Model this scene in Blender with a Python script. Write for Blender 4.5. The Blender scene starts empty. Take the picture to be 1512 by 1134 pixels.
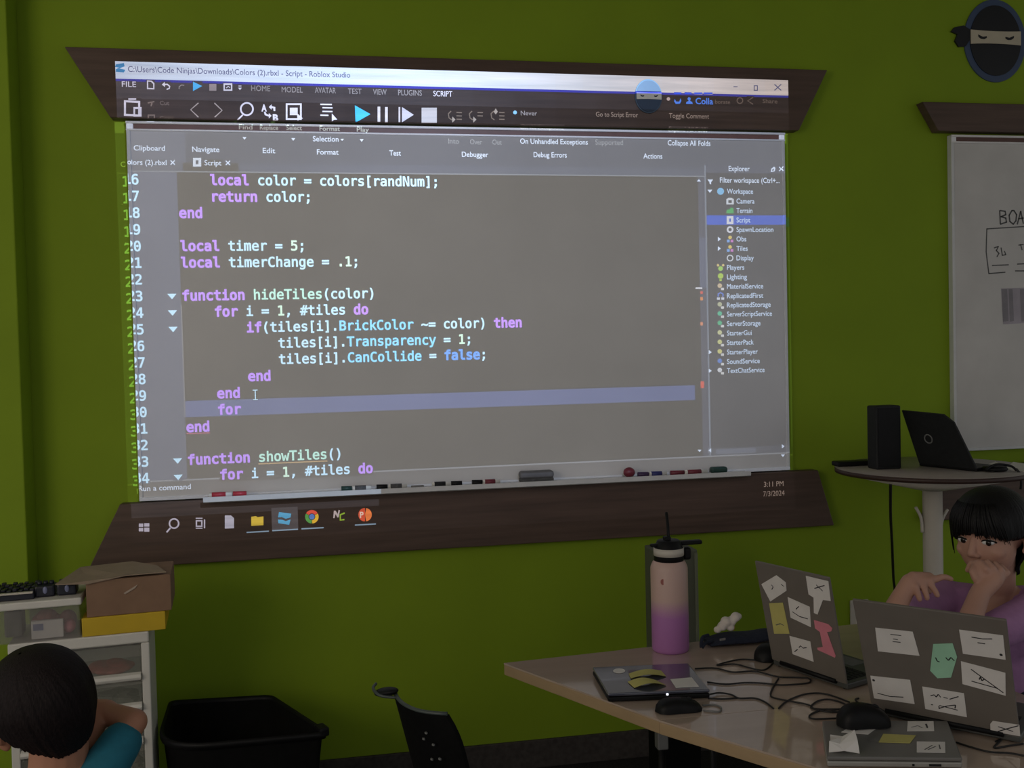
import bpy, bmesh, math, random, os
from mathutils import Vector, Matrix, noise
from mathutils.geometry import delaunay_2d_cdt
random.seed(7)
S = bpy.context.scene
C = S.collection
PI = math.pi

# ------------------------------------------------------------------ camera, world, lights, exposure
IMG_W, IMG_H, FOC = 1512, 1134, 1450.0
CAM = Vector((0.0, -3.4, 1.4711))
yaw, pitch, roll = math.radians(10.38), math.radians(-1.68), math.radians(-1.40)
fwd = Vector((math.sin(yaw) * math.cos(pitch), math.cos(yaw) * math.cos(pitch), math.sin(pitch)))
r0 = Vector((math.cos(yaw), -math.sin(yaw), 0))
u0 = r0.cross(fwd)
right = r0 * math.cos(roll) + u0 * math.sin(roll)
up = u0 * math.cos(roll) - r0 * math.sin(roll)
cam_data = bpy.data.cameras.new('camera')
cam = bpy.data.objects.new('camera', cam_data)
C.objects.link(cam)
cam_data.sensor_width = 36.0
cam_data.lens = 36.0 * FOC / IMG_W
cam_data.clip_start = 0.05
cam.matrix_world = Matrix(((right.x, up.x, -fwd.x, CAM.x), (right.y, up.y, -fwd.y, CAM.y), (right.z, up.z, -fwd.z, CAM.z), (0, 0, 0, 1)))
S.camera = cam

world = bpy.data.worlds.new('dim_room_light')
S.world = world
world.use_nodes = True
bg = world.node_tree.nodes['Background']
bg.inputs['Color'].default_value = (0.97, 0.98, 1.0, 1)
bg.inputs['Strength'].default_value = 0.36

day = bpy.data.lights.new('window_daylight', 'AREA')
day.shape = 'RECTANGLE'
day.size, day.size_y = 1.6, 1.4
day.energy = 21.0
day.color = (1.0, 0.84, 0.66)
day_o = bpy.data.objects.new('window_daylight', day)
C.objects.link(day_o)
day_o.location = (-2.6, -3.6, 2.0)
day_o.rotation_euler = (Vector((0.3, 0.0, 1.5)) - Vector((-2.6, -3.6, 2.0))).to_track_quat('-Z', 'Y').to_euler()

# the projector's lamp (its housing and film slide are built at the end)
LAMP = Vector((0.50, -3.05, 2.52))
BEAM = 12.0
beam = bpy.data.lights.new('projector_lamp', 'SPOT')
beam.spot_size = math.radians(64)
beam.spot_blend = 0.0
beam.shadow_soft_size = 0.0
beam.energy = BEAM * 4 * PI * PI * 9.2
beam.color = (1, 1, 1)
beam_o = bpy.data.objects.new('projector_lamp', beam)
C.objects.link(beam_o)
beam_o.location = LAMP
beam_o.rotation_euler = (Vector((0.50, 0.0, 1.70)) - LAMP).to_track_quat('-Z', 'Y').to_euler()

S.view_settings.view_transform = 'Standard'
S.view_settings.look = 'None'
S.view_settings.gamma = 1.0
S.view_settings.use_curve_mapping = False
S.view_settings.exposure = 0.0

# ------------------------------------------------------------------ measuring helpers: a sight line meets a real plane
def sight(px, py):
    return right * ((px - IMG_W / 2) / FOC) - up * ((py - IMG_H / 2) / FOC) + fwd
def PW(px, py, y=0.0):                     # point at depth y
    a = sight(px, py)
    return CAM + a * ((y - CAM.y) / a.y)
def PZ(px, py, z):                         # point at height z
    a = sight(px, py)
    return CAM + a * ((z - CAM.z) / a.z)

# ------------------------------------------------------------------ materials
MATS = {}
def srgb(r, g, b):
    f = lambda c: (c / 255 / 12.92) if c <= 10.3 else ((c / 255 + 0.055) / 1.055) ** 2.4
    return (f(r), f(g), f(b))
def mat(name, col, rough=0.6, var=0.08, scale=12.0, bump=0.0, metal=0.0, spec=0.5, stretch=None, alpha=None, trans=0.0, coat=0.0, sheen=0.0):
    if name in MATS:
        return MATS[name]
    m = bpy.data.materials.new(name)
    m.use_nodes = True
    nt = m.node_tree
    b = nt.nodes['Principled BSDF']
    b.inputs['Roughness'].default_value = rough
    b.inputs['Metallic'].default_value = metal
    b.inputs['Specular IOR Level'].default_value = spec
    if coat: b.inputs['Coat Weight'].default_value = coat
    if trans: b.inputs['Transmission Weight'].default_value = trans
    if alpha is not None: b.inputs['Alpha'].default_value = alpha
    if sheen: b.inputs['Sheen Weight'].default_value = sheen
    tc = nt.nodes.new('ShaderNodeTexCoord')
    mp = nt.nodes.new('ShaderNodeMapping')
    if stretch: mp.inputs['Scale'].default_value = stretch
    nz = nt.nodes.new('ShaderNodeTexNoise')
    nz.inputs['Scale'].default_value = scale
    nz.inputs['Detail'].default_value = 5
    nt.links.new(tc.outputs['Object'], mp.inputs['Vector'])
    nt.links.new(mp.outputs['Vector'], nz.inputs['Vector'])
    rp = nt.nodes.new('ShaderNodeValToRGB')
    rp.color_ramp.elements[0].position = 0.3
    rp.color_ramp.elements[1].position = 0.7
    rp.color_ramp.elements[0].color = tuple(c * (1 - var) for c in col) + (1,)
    rp.color_ramp.elements[1].color = tuple(min(1, c * (1 + var)) for c in col) + (1,)
    nt.links.new(nz.outputs['Fac'], rp.inputs['Fac'])
    nt.links.new(rp.outputs['Color'], b.inputs['Base Color'])
    if bump:
        bp = nt.nodes.new('ShaderNodeBump')
        bp.inputs['Strength'].default_value = bump
        bp.inputs['Distance'].default_value = 0.01
        nt.links.new(nz.outputs['Fac'], bp.inputs['Height'])
        nt.links.new(bp.outputs['Normal'], b.inputs['Normal'])
    MATS[name] = m
    return m

M = dict(
    green=mat('green_paint', (0.225, 0.335, 0.012), 0.75, 0.05, 3.0, 0.05, spec=0.3),
    carpet=mat('dark_carpet', (0.030, 0.027, 0.026), 0.95, 0.4, 160, 0.6, spec=0.1),
    base=mat('dark_rubber_base', (0.055, 0.047, 0.042), 0.7, 0.25, 60, 0.1, spec=0.3),
    ceil=mat('ceiling_tile', (0.55, 0.54, 0.50), 0.9, 0.1, 40, 0.2),
    plank=mat('walnut_laminate', (0.098, 0.062, 0.046), 0.5, 0.22, 9.0, 0.06, spec=0.35, stretch=(0.35, 1, 6)),
    board=mat('whiteboard_enamel', (0.62, 0.61, 0.60), 0.42, 0.03, 4.0, spec=0.35),
    board2=mat('whiteboard_enamel_smudged', (0.60, 0.58, 0.55), 0.45, 0.07, 6.0, spec=0.35),
    polish=mat('bright_white_rail', (0.82, 0.82, 0.83), 0.3, 0.02, 30),  # the lips' highlight put into a white colour
    groove=mat('red_brown_groove', (0.10, 0.045, 0.035), 0.5, 0.1, 30),  # the dark plank's reflection in the rail, put into the colour
    hoodsm=mat('navy_black_vinyl', (0.018, 0.032, 0.052), 0.45, 0.1, 20),  # black hood, blue of the title bar's light put into its colour
    alu=mat('aluminium_rail', (0.62, 0.62, 0.62), 0.35, 0.04, 30, metal=0.6, stretch=(0.1, 1, 1)),
    alul=mat('painted_rail', (0.66, 0.66, 0.65), 0.4, 0.04, 30),
    black=mat('black_plastic', (0.006, 0.006, 0.0065), 0.5, 0.2, 40, 0.05, spec=0.22),
    blackm=mat('black_matte_plastic', (0.0045, 0.0045, 0.0045), 0.8, 0.2, 60, 0.15, spec=0.12),
    dgrey=mat('dark_grey_plastic', (0.017, 0.018, 0.019), 0.6, 0.15, 50, 0.05, spec=0.25),
    mgrey=mat('mid_grey_plastic', (0.18, 0.18, 0.175), 0.6, 0.1, 30),
    white=mat('white_plastic', (0.70, 0.68, 0.62), 0.5, 0.04, 10),
    cream=mat('cream_painted_steel', (0.56, 0.52, 0.45), 0.5, 0.05, 10),
    ink=mat('black_ink', (0.02, 0.02, 0.025), 0.6, 0.1, 40),
    inkg=mat('dry_marker_grey', (0.10, 0.10, 0.10), 0.7, 0.2, 60),
    lid=mat('grey_brown_laptop_shell', (0.165, 0.145, 0.125), 0.45, 0.05, 20, spec=0.4),
    lidb=mat('navy_laptop_shell', (0.060, 0.065, 0.095), 0.13, 0.06, 20, spec=0.7, coat=0.8),
    lidn=mat('grey_laptop_shell', (0.17, 0.165, 0.155), 0.42, 0.05, 20),
    silver=mat('silver_laptop_edge', (0.36, 0.35, 0.32), 0.4, 0.05, 20, metal=0.3),
    paper=mat('white_paper', (0.74, 0.71, 0.68), 0.85, 0.04, 25, 0.1),
    yellow=mat('yellow_sticky_paper', (0.55, 0.50, 0.16), 0.85, 0.06, 25, 0.1),
    pink=mat('pink_sticky_paper', (0.72, 0.24, 0.30), 0.8, 0.06, 25, 0.1),
    mint=mat('mint_sticky_paper', (0.36, 0.66, 0.46), 0.8, 0.06, 25, 0.1),
    tablet=mat('maple_laminate', (0.50, 0.39, 0.31), 0.13, 0.06, 5.0, 0.0, spec=0.6, stretch=(0.5, 5, 1), coat=0.8),
    tedge=mat('maple_edge_band', (0.42, 0.295, 0.165), 0.45, 0.08, 8.0, spec=0.4, stretch=(1, 1, 4)),
    steel=mat('grey_steel_leg', (0.25, 0.25, 0.24), 0.4, 0.06, 20, metal=0.5),
    cardb=mat('brown_cardboard', (0.26, 0.155, 0.095), 0.85, 0.08, 20, 0.15),
    cardi=mat('pale_cardboard_inside', (0.31, 0.235, 0.165), 0.85, 0.08, 20, 0.15),
    yelbox=mat('yellow_carton', (0.62, 0.42, 0.015), 0.6, 0.05, 15),
    tape=mat('shiny_tape', (0.50, 0.40, 0.32), 0.2, 0.1, 40),
    red=mat('red_plastic', (0.42, 0.03, 0.05), 0.45, 0.1, 30),
    dred=mat('dark_red_plastic', (0.16, 0.015, 0.03), 0.45, 0.1, 30),
    purple=mat('dark_purple_plastic', (0.05, 0.02, 0.08), 0.45, 0.1, 30),
    bluel=mat('dark_blue_label', (0.02, 0.025, 0.14), 0.5, 0.1, 30),
    dgreen=mat('dark_green_plastic', (0.01, 0.045, 0.035), 0.5, 0.1, 30),
    basegrey=mat('dark_grey_laptop_base', (0.065, 0.068, 0.064), 0.45, 0.06, 20),
    egrip=mat('grey_eraser_grip', (0.13, 0.13, 0.135), 0.6, 0.1, 40),
    gfelt=mat('grey_felt', (0.085, 0.085, 0.085), 0.95, 0.2, 90, 0.4),
    skin=mat('warm_skin', (0.50, 0.275, 0.20), 0.55, 0.05, 14, 0.02),
    skinb=mat('tan_skin', (0.43, 0.20, 0.12), 0.6, 0.05, 14, 0.02),
    hair=mat('black_hair', (0.0065, 0.006, 0.006), 0.45, 0.3, 60, 0.25, spec=0.22, stretch=(6, 6, 1)),
    hairb=mat('dark_brown_hair', (0.013, 0.009, 0.0092), 0.65, 0.4, 90, 0.3, spec=0.16, stretch=(4, 4, 1)),
    lilac=mat('lilac_cotton', (0.43, 0.215, 0.41), 0.9, 0.08, 40, 0.25),
    teal=mat('teal_cotton', (0.014, 0.155, 0.225), 0.9, 0.1, 40, 0.25),
    denim=mat('dark_denim', (0.03, 0.04, 0.07), 0.9, 0.15, 60, 0.2),
    eyew=mat('eye_white', (0.75, 0.74, 0.72), 0.25, 0.02, 10),
    iris=mat('dark_brown_iris', (0.012, 0.008, 0.006), 0.15, 0.1, 10),
    lips=mat('lip_skin', (0.36, 0.12, 0.10), 0.5, 0.05, 14),
    navy=mat('navy_fabric', (0.012, 0.017, 0.036), 0.9, 0.25, 70, 0.35),
    tissue=mat('white_tissue', (0.72, 0.66, 0.60), 0.95, 0.05, 30, 0.3),
    navyplate=mat('slate_blue_vinyl', (0.048, 0.075, 0.145), 0.45, 0.1, 14),
    hood=mat('black_vinyl', (0.008, 0.008, 0.011), 0.4, 0.15, 20),
    tanv=mat('beige_vinyl', (0.52, 0.46, 0.34), 0.6, 0.06, 20),
    domeblue=mat('blue_vinyl', (0.045, 0.070, 0.095), 0.35, 0.1, 20),
    frost=mat('frosted_drawer_plastic', (0.36, 0.37, 0.31), 0.35, 0.05, 10, alpha=0.20),
    clear=mat('clear_bin_plastic', (0.40, 0.38, 0.36), 0.2, 0.05, 10, alpha=0.22),
    roseit=mat('dull_rose_fabric', (0.26, 0.10, 0.085), 0.85, 0.2, 30, 0.3),
    rosed=mat('dull_red_plastic', (0.34, 0.07, 0.065), 0.6, 0.2, 30),
    greyit=mat('grey_green_parts', (0.12, 0.125, 0.10), 0.7, 0.3, 30, 0.3),
    bkit=mat('navy_black_plastic', (0.010, 0.011, 0.022), 0.4, 0.3, 30),
    bluegl=mat('pale_blue_plastic', (0.20, 0.22, 0.36), 0.3, 0.1, 30),
    screw=mat('bright_screw', (0.5, 0.5, 0.5), 0.3, 0.05, 30, metal=0.8),
    topg=mat('grey_laminate', (0.30, 0.265, 0.235), 0.4, 0.05, 12),
    topedge=mat('dark_brown_edge', (0.045, 0.022, 0.016), 0.5, 0.1, 12),
    orange=mat('orange_trim', (0.5, 0.25, 0.05), 0.7, 0.1, 12),
    cable=mat('black_cable', (0.010, 0.009, 0.009), 0.55, 0.15, 30),
    slot=mat('dark_slot', (0.004, 0.004, 0.004), 0.8, 0.1, 30),
    chairedge=mat('pale_grey_trim', (0.06, 0.075, 0.07), 0.45, 0.1, 20),
)
# two-tone bottle: cream above, violet below, soft sprayed change between them
def bottle_mat():
    m = mat('cream_to_violet_enamel', (0.5, 0.4, 0.35), 0.42, 0.03, 12)
    nt = m.node_tree
    b = nt.nodes['Principled BSDF']
    tc = nt.nodes.new('ShaderNodeTexCoord')
    sp = nt.nodes.new('ShaderNodeSeparateXYZ')
    nt.links.new(tc.outputs['Object'], sp.inputs[0])
    mr = nt.nodes.new('ShaderNodeMapRange')
    mr.inputs['From Min'].default_value = 0.095
    mr.inputs['From Max'].default_value = 0.142
    nt.links.new(sp.outputs['Z'], mr.inputs['Value'])
    rp = nt.nodes.new('ShaderNodeValToRGB')
    rp.color_ramp.elements[0].color = (0.42, 0.17, 0.43, 1)
    rp.color_ramp.elements[1].color = (0.56, 0.385, 0.335, 1)
    nt.links.new(mr.outputs[0], rp.inputs['Fac'])
    nt.links.new(rp.outputs['Color'], b.inputs['Base Color'])
    return m
M['bottle'] = bottle_mat()

# ------------------------------------------------------------------ mesh helpers
class MB:
    def __init__(s):
        s.bm = bmesh.new(); s.mats = []; s.cur = 0
    def use(s, m):
        m = M[m] if isinstance(m, str) else m
        if m not in s.mats: s.mats.append(m)
        s.cur = s.mats.index(m); return s
    def _merge(s, b, mtx=None):
        if mtx is not None: b.transform(mtx)
        vs = [s.bm.verts.new(v.co) for v in b.verts]
        b.verts.index_update()
        for f in b.faces:
            try:
                nf = s.bm.faces.new([vs[v.index] for v in f.verts])
                nf.material_index = s.cur; nf.smooth = f.smooth
            except ValueError: pass
        b.free()
    def box(s, c, size, rot=None, bev=0.0, seg=2):
        b = bmesh.new()
        bmesh.ops.create_cube(b, size=1.0)
        b.transform(Matrix.Diagonal((size[0], size[1], size[2], 1)))
        if bev:
            bmesh.ops.bevel(b, geom=b.edges[:], offset=bev, segments=seg, profile=0.5, affect='EDGES')
        mt = Matrix.Translation(Vector(c))
        if rot is not None: mt = mt @ (rot if isinstance(rot, Matrix) else Matrix.Rotation(rot, 4, 'Z'))
        s._merge(b, mt); return s
    def prism(s, pts, d, bev=0.0):          # pts: list of Vectors (planar loop), d: extrusion Vector
        b = bmesh.new()
        d = Vector(d)
        lo = [b.verts.new(Vector(p)) for p in pts]
        hi = [b.verts.new(Vector(p) + d) for p in pts]
        n = len(pts)
        b.faces.new(lo[::-1]); b.faces.new(hi)
        for i in range(n):
            b.faces.new((lo[i], lo[(i + 1) % n], hi[(i + 1) % n], hi[i]))
        bmesh.ops.recalc_face_normals(b, faces=b.faces[:])
        if bev: bmesh.ops.bevel(b, geom=b.edges[:], offset=bev, segments=2, profile=0.5, affect='EDGES')
        s._merge(b); return s
    def lathe(s, prof, seg=32, mtx=None, smooth=True, close=True):   # prof: (r, z)
        b = bmesh.new()
        rings = []
        for r, z in prof:
            if r < 1e-6: rings.append([b.verts.new((0, 0, z))])
            else: rings.append([b.verts.new((r * math.cos(2 * PI * i / seg), r * math.sin(2 * PI * i / seg), z)) for i in range(seg)])
        for a, c in zip(rings, rings[1:]):
            for i in range(seg):
                j = (i + 1) % seg
                if len(a) == 1 and len(c) > 1: f = b.faces.new((a[0], c[i], c[j]))
                elif len(c) == 1 and len(a) > 1: f = b.faces.new((a[i], a[j], c[0]))
                elif len(a) > 1: f = b.faces.new((a[i], a[j], c[j], c[i]))
                else: continue
                f.smooth = smooth
        if close:
            for rg in (rings[0], rings[-1]):
                if len(rg) > 2: b.faces.new(rg)
        bmesh.ops.recalc_face_normals(b, faces=b.faces[:])
        s._merge(b, mtx); return s
    def cyl(s, a, b_, r, r2=None, seg=20):
        a, b_ = Vector(a), Vector(b_)
        d = b_ - a
        mt = Matrix.Translation(a) @ d.to_track_quat('Z', 'Y').to_matrix().to_4x4()
        return s.lathe([(r, 0), (r if r2 is None else r2, d.length)], seg, mt)
    def ell(s, c, r, rot=None, seg=24, rings=16):
        b = bmesh.new()
        bmesh.ops.create_uvsphere(b, u_segments=seg, v_segments=rings, radius=1.0)
        for f in b.faces: f.smooth = True
        if isinstance(r, (int, float)): r = (r, r, r)
        mt = Matrix.Translation(Vector(c))
        if rot is not None: mt = mt @ rot.to_4x4()
        s._merge(b, mt @ Matrix.Diagonal((r[0], r[1], r[2], 1))); return s
    def cone(s, a, b_, ra, rb, seg=16, n=6):  # round-ended tapered limb
        a, b_ = Vector(a), Vector(b_)
        d = b_ - a
        mt = Matrix.Translation(a) @ d.to_track_quat('Z', 'Y').to_matrix().to_4x4()
        L = d.length
        pr = [(0, -ra)] + [(ra * math.sin(PI / 2 * i / n), -ra * math.cos(PI / 2 * i / n)) for i in range(1, n + 1)]
        pr += [(rb * math.cos(PI / 2 * i / n), L + rb * math.sin(PI / 2 * i / n)) for i in range(0, n)] + [(0, L + rb)]
        return s.lathe(pr, seg, mt, close=False)
    def tube(s, pts, r, seg=8, closed=False, taper=None):
        pts = [Vector(p) for p in pts]
        b = bmesh.new()
        n = len(pts)
        rings = []
        ref = None
        for i, p in enumerate(pts):
            t = (pts[(i + 1) % n] - pts[i - 1]) if closed else (pts[min(i + 1, n - 1)] - pts[max(i - 1, 0)])
            if t.length < 1e-9: t = Vector((0, 0, 1))
            t.normalize()
            if ref is None:
                ref = t.orthogonal().normalized()
            ref = (ref - t * ref.dot(t))
            if ref.length < 1e-6: ref = t.orthogonal()
            ref.normalize()
            q = t.cross(ref)
            rr = r if taper is None else r * taper(i / max(1, n - 1))
            rings.append([b.verts.new(p + (ref * math.cos(2 * PI * k / seg) + q * math.sin(2 * PI * k / seg)) * rr) for k in range(seg)])
        pairs = list(zip(rings, rings[1:])) + ([(rings[-1], rings[0])] if closed else [])
        for a, c in pairs:
            for k in range(seg):
                f = b.faces.new((a[k], a[(k + 1) % seg], c[(k + 1) % seg], c[k])); f.smooth = True
        if not closed:
            b.faces.new(rings[0][::-1]); b.faces.new(rings[-1])
        s._merge(b); return s
    def face(s, pts):
        vs = [s.bm.verts.new(Vector(p)) for p in pts]
        f = s.bm.faces.new(vs); f.material_index = s.cur; return s
    def grid(s, rows, smooth=True):          # rows of Vectors
        vs = [[s.bm.verts.new(Vector(p)) for p in r] for r in rows]
        for a, c in zip(vs, vs[1:]):
            for i in range(len(a) - 1):
                f = s.bm.faces.new((a[i], a[i + 1], c[i + 1], c[i])); f.material_index = s.cur; f.smooth = smooth
        return s
    def build(s, name, parent=None, mods=None):
        me = bpy.data.meshes.new(name)
        org = Vector((0, 0, 0))
        if parent is None and s.bm.verts:     # origin at the thing's base
            xs = [v.co for v in s.bm.verts]
            org = Vector(((min(v.x for v in xs) + max(v.x for v in xs)) / 2, (min(v.y for v in xs) + max(v.y for v in xs)) / 2, min(v.z for v in xs)))
        if parent is not None: org = world_loc(parent)
        s.bm.transform(Matrix.Translation(-org))
        s.bm.to_mesh(me); s.bm.free()
        for m in s.mats: me.materials.append(m)
        o = bpy.data.objects.new(name, me)
        C.objects.link(o)
        if parent is not None: o.parent = parent
        else: o.location = org
        return o
WORLD = {}
def world_loc(o):
    v = Vector((0, 0, 0))
    while o is not None:
        v += o.location; o = o.parent
    return v
def mb(m): return MB().use(m)
def tag(o, label=None, cat=None, group=None, kind=None):
    if label: o['label'] = label
    if cat: o['category'] = cat
    if group: o['group'] = group
    if kind: o['kind'] = kind
    return o
def thing(name, loc, label, cat, group=None):
    o = bpy.data.objects.new(name, None)
    C.objects.link(o); o.location = Vector(loc); o.empty_display_size = 0.05
    return tag(o, label, cat, group)
def union(name, b, voxel, m, parent=None, smooth=6, fac=0.5):
    """one continuous surface out of overlapping limbs"""
    me = bpy.data.meshes.new(name + '_raw')
    b.bm.to_mesh(me); b.bm.free()
    t = bpy.data.objects.new(name + '_raw', me); C.objects.link(t)
    r = t.modifiers.new('r', 'REMESH'); r.mode = 'VOXEL'; r.voxel_size = voxel; r.use_smooth_shade = True
    if smooth:
        q = t.modifiers.new('s', 'SMOOTH'); q.iterations = smooth; q.factor = fac
    dg = bpy.context.evaluated_depsgraph_get()
    dg.update()
    nm = bpy.data.meshes.new_from_object(t.evaluated_get(dg))
    nm.name = name
    bpy.data.objects.remove(t); bpy.data.meshes.remove(me)
    nm.materials.clear(); nm.materials.append(M[m])
    for p in nm.polygons: p.use_smooth = True; p.material_index = 0
    o = bpy.data.objects.new(name, nm)
    if parent is not None:
        nm.transform(Matrix.Translation(-world_loc(parent))); o.parent = parent
    else:
        xs = [v.co for v in nm.vertices]
        org = Vector(((min(v.x for v in xs) + max(v.x for v in xs)) / 2, (min(v.y for v in xs) + max(v.y for v in xs)) / 2, min(v.z for v in xs)))
        nm.transform(Matrix.Translation(-org)); o.location = org
    C.objects.link(o)
    return o
def spline(pts, n=8):                        # Catmull-Rom through pts
    pts = [Vector(p) for p in pts]
    out = []
    for i in range(len(pts) - 1):
        p0, p1, p2, p3 = pts[max(i - 1, 0)], pts[i], pts[i + 1], pts[min(i + 2, len(pts) - 1)]
        for k in range(n):
            t = k / n
            out.append(0.5 * ((2 * p1) + (p2 - p0) * t + (2 * p0 - 5 * p1 + 4 * p2 - p3) * t * t + (3 * p1 - p0 - 3 * p2 + p3) * t ** 3))
    out.append(pts[-1])
    return out

# ------------------------------------------------------------------ the room
def struct(name, b): return tag(b.build(name), kind='structure')
struct('floor', mb('carpet').box((0.9, -2.2, -0.05), (8.2, 5.0, 0.1)))
struct('wall_back', mb('green').box((0.9, 0.06, 1.46), (8.2, 0.12, 2.92)))
struct('ceiling', mb('ceil').box((0.9, -2.2, 2.97), (8.2, 5.0, 0.1)))
pil = PW(24, 400, -0.11).x
pb = mb('green'); pb.box((pil - 1.1, -0.055, 1.46), (2.2, 0.11, 2.92), bev=0.004)
struct('wall_left', pb)
bb = mb('base')
bb.box((pil + 2.6, -0.006, 0.05), (5.24, 0.012, 0.10), bev=0.003)
struct('baseboard_back', bb)

# ------------------------------------------------------------------ the two framed whiteboards
YB, YP = -0.022, -0.045
def plank(name, px4, label, y=YP):
    pts = [PW(p[0], p[1], y) for p in px4]
    zt, zb = (pts[0].z + pts[1].z) / 2, (pts[2].z + pts[3].z) / 2
    pts[0].z = pts[1].z = zt; pts[2].z = pts[3].z = zb
    b = mb('plank').prism(pts, (0, -y - .0015, 0), bev=0.003)
    return tag(b.build(name), label, 'wooden plank')
plank('header_plank', [(95, 70), (1222, 102), (1180, 190), (163, 176)], 'dark brown flared plank along the top of the lit whiteboard')
plank('sill_plank', [(177, 745), (1208, 694), (1232, 779), (130, 838)], 'dark brown flared plank along the bottom of the lit whiteboard')
hp2 = [PW(1362, 150, YP), None, None, PW(1386, 193, YP)]
zt, zb = hp2[0].z, hp2[3].z
x1 = 3.9
hp = [hp2[0], Vector((x1, YP, zt)), Vector((x1 - 0.07, YP, zb)), Vector((hp2[3].x, YP, zb))]
tag(mb('plank').prism(hp, (0, -YP - .0015, 0), bev=0.003).build('header_plank'), 'dark brown plank over the smaller unlit whiteboard at the right', 'wooden plank')
sz = 1.005
sp = [Vector((2.29, YP, sz)), Vector((x1 - 0.07, YP, sz)), Vector((x1, YP, 0.805)), Vector((2.19, YP, 0.805))]
tag(mb('plank').prism(sp, (0, -YP - .0015, 0), bev=0.003).build('sill_plank'), 'dark brown plank low on the wall behind the round high table', 'wooden plank')

def whiteboard(x0, x1, z0, z1, name, label, bm_, tray, zrail=None):
    t = thing(name, ((x0 + x1) / 2, 0, z0), label, 'whiteboard')
    mb(bm_).box(((x0 + x1) / 2, YB / 2, (z0 + z1) / 2), (x1 - x0, -YB, z1 - z0), bev=0.0015).build('writing_panel', t)
    w = 0.012
    for xx in (x0 + w / 2, x1 - w / 2):
        mb('alul').box((xx, YB / 2 - 0.002, (z0 + z1) / 2), (w, -YB + 0.004, z1 - z0), bev=0.002).build('side_rail', t)
    b = mb('alul')                                       # top rail: two lips with a groove between
    b.use('polish').cyl((x0, YB - 0.004, z1 - 0.004), (x1, YB - 0.004, z1 - 0.004), 0.0045, None, 14)
    b.cyl((x0, YB - 0.003, z1 - 0.0275), (x1, YB - 0.003, z1 - 0.0275), 0.0035, None, 14)
    b.use('groove').box(((x0 + x1) / 2, YB - 0.0005, z1 - 0.016), (x1 - x0 - 0.045, 0.003, 0.020))
    b.use('polish').box((x0 + 0.011, YB - 0.002, z1 - 0.016), (0.02, 0.006, 0.020), bev=.002).box((x1 - 0.011, YB - 0.002, z1 - 0.016), (0.02, 0.006, 0.020), bev=.002)
    b.build('top_rail', t)
    mb('alul').box(((x0 + x1) / 2, YB - 0.002, z0 + 0.006), (x1 - x0, 0.008, 0.012), bev=0.002).build('bottom_rail', t)
    if tray:
        a, c = tray
        b = mb('alul')
        prof = [(YB, z0 + 0.008), (-0.085, z0 + 0.002), (-0.092, z0 + 0.012), (-0.095, z0 + 0.012), (-0.094, z0 - 0.004), (-0.085, z0 - 0.008), (YB, z0 - 0.004)]
        b.prism([Vector((a, p[0], p[1])) for p in prof], (c - a, 0, 0))
        b.build('marker_tray', t)
    return t
bx0, bx1 = PW(196, 460, YB).x, PW(1162, 450, YB).x
bz0 = 1.022
whiteboard(bx0, bx1, bz0, PW(640, 186.5, YB - .006).z, 'whiteboard', 'large whiteboard showing projected program code between two brown planks', 'board', (PW(300, 735, -0.09).x, PW(1108, 690, -0.09).x))
w2 = whiteboard(PW(1406, 430, YB).x, 3.75, 1.062, 2.264, 'whiteboard', 'unlit whiteboard with handwriting at the right edge', 'board2', (2.72, 3.6))
# handwriting on the second board: thin ink laid on the panel
def ink(lines, parent, name, r=0.0028, m='inkg', y=YB):
    b = mb(m)
    for ln in lines:
        pts = [PW(x, z_, y) for x, z_ in ln]
        for p in pts: p.y = y - 0.0006
        for a, c in zip(pts, pts[1:]):
            d = (c - a); 
            if d.length < 1e-6: continue
            nrm = Vector((-d.z, 0, d.x)).normalized() * r
            e = d.normalized() * r * 0.5
            b.face([a - e + nrm, c + e + nrm, c + e - nrm, a - e - nrm])
    return b.build(name, parent)
ink([[(1477, 330), (1476, 311)], [(1477, 311), (1484, 312), (1485, 317), (1478, 320), (1485, 322), (1486, 328), (1477, 331)],
     [(1494, 311), (1490, 318), (1491, 327), (1496, 331), (1500, 326), (1501, 317), (1497, 311), (1494, 311)],
     [(1502, 331), (1507, 312), (1511, 330)], [(1504, 323), (1511, 322)], [(1514, 330), (1514, 311), (1522, 318), (1516, 322), (1523, 330)]], w2, 'handwriting')
ink([[(1520, 334), (1457, 338), (1456, 372), (1460, 404), (1484, 402)], [(1465, 392), (1489, 391)], [(1499, 400), (1520, 400)], [(1502, 390), (1520, 389)],
     [(1468, 366), (1474, 364), (1471, 370), (1475, 374), (1472, 379)], [(1478, 366), (1480, 377), (1485, 376), (1483, 371)], [(1504, 362), (1511, 361)], [(1507, 361), (1509, 369)]], w2, 'hand_drawn_box', 0.0022)
b = mb(mat('faded_purple_smudge', (0.40, 0.36, 0.40), 0.6, 0.12, 10))
q = [PW(1478, 426, YB), PW(1530, 424, YB), PW(1530, 476, YB), PW(1481, 479, YB)]
for p in q: p.y = YB - 0.0004
b.face(q).use(mat('grey_purple_smudge', (0.27, 0.25, 0.27), 0.6, 0.2, 10))
for xa, xb in ((1479, 1487), (1489, 1495), (1506, 1512)):
    q = [PW(xa, 427, YB), PW(xb, 427, YB), PW(xb + 2, 474, YB), PW(xa + 2, 475, YB)]
    for p in q: p.y = YB - 0.0008
    b.face(q)
b.build('colour_sketch', w2)

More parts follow.
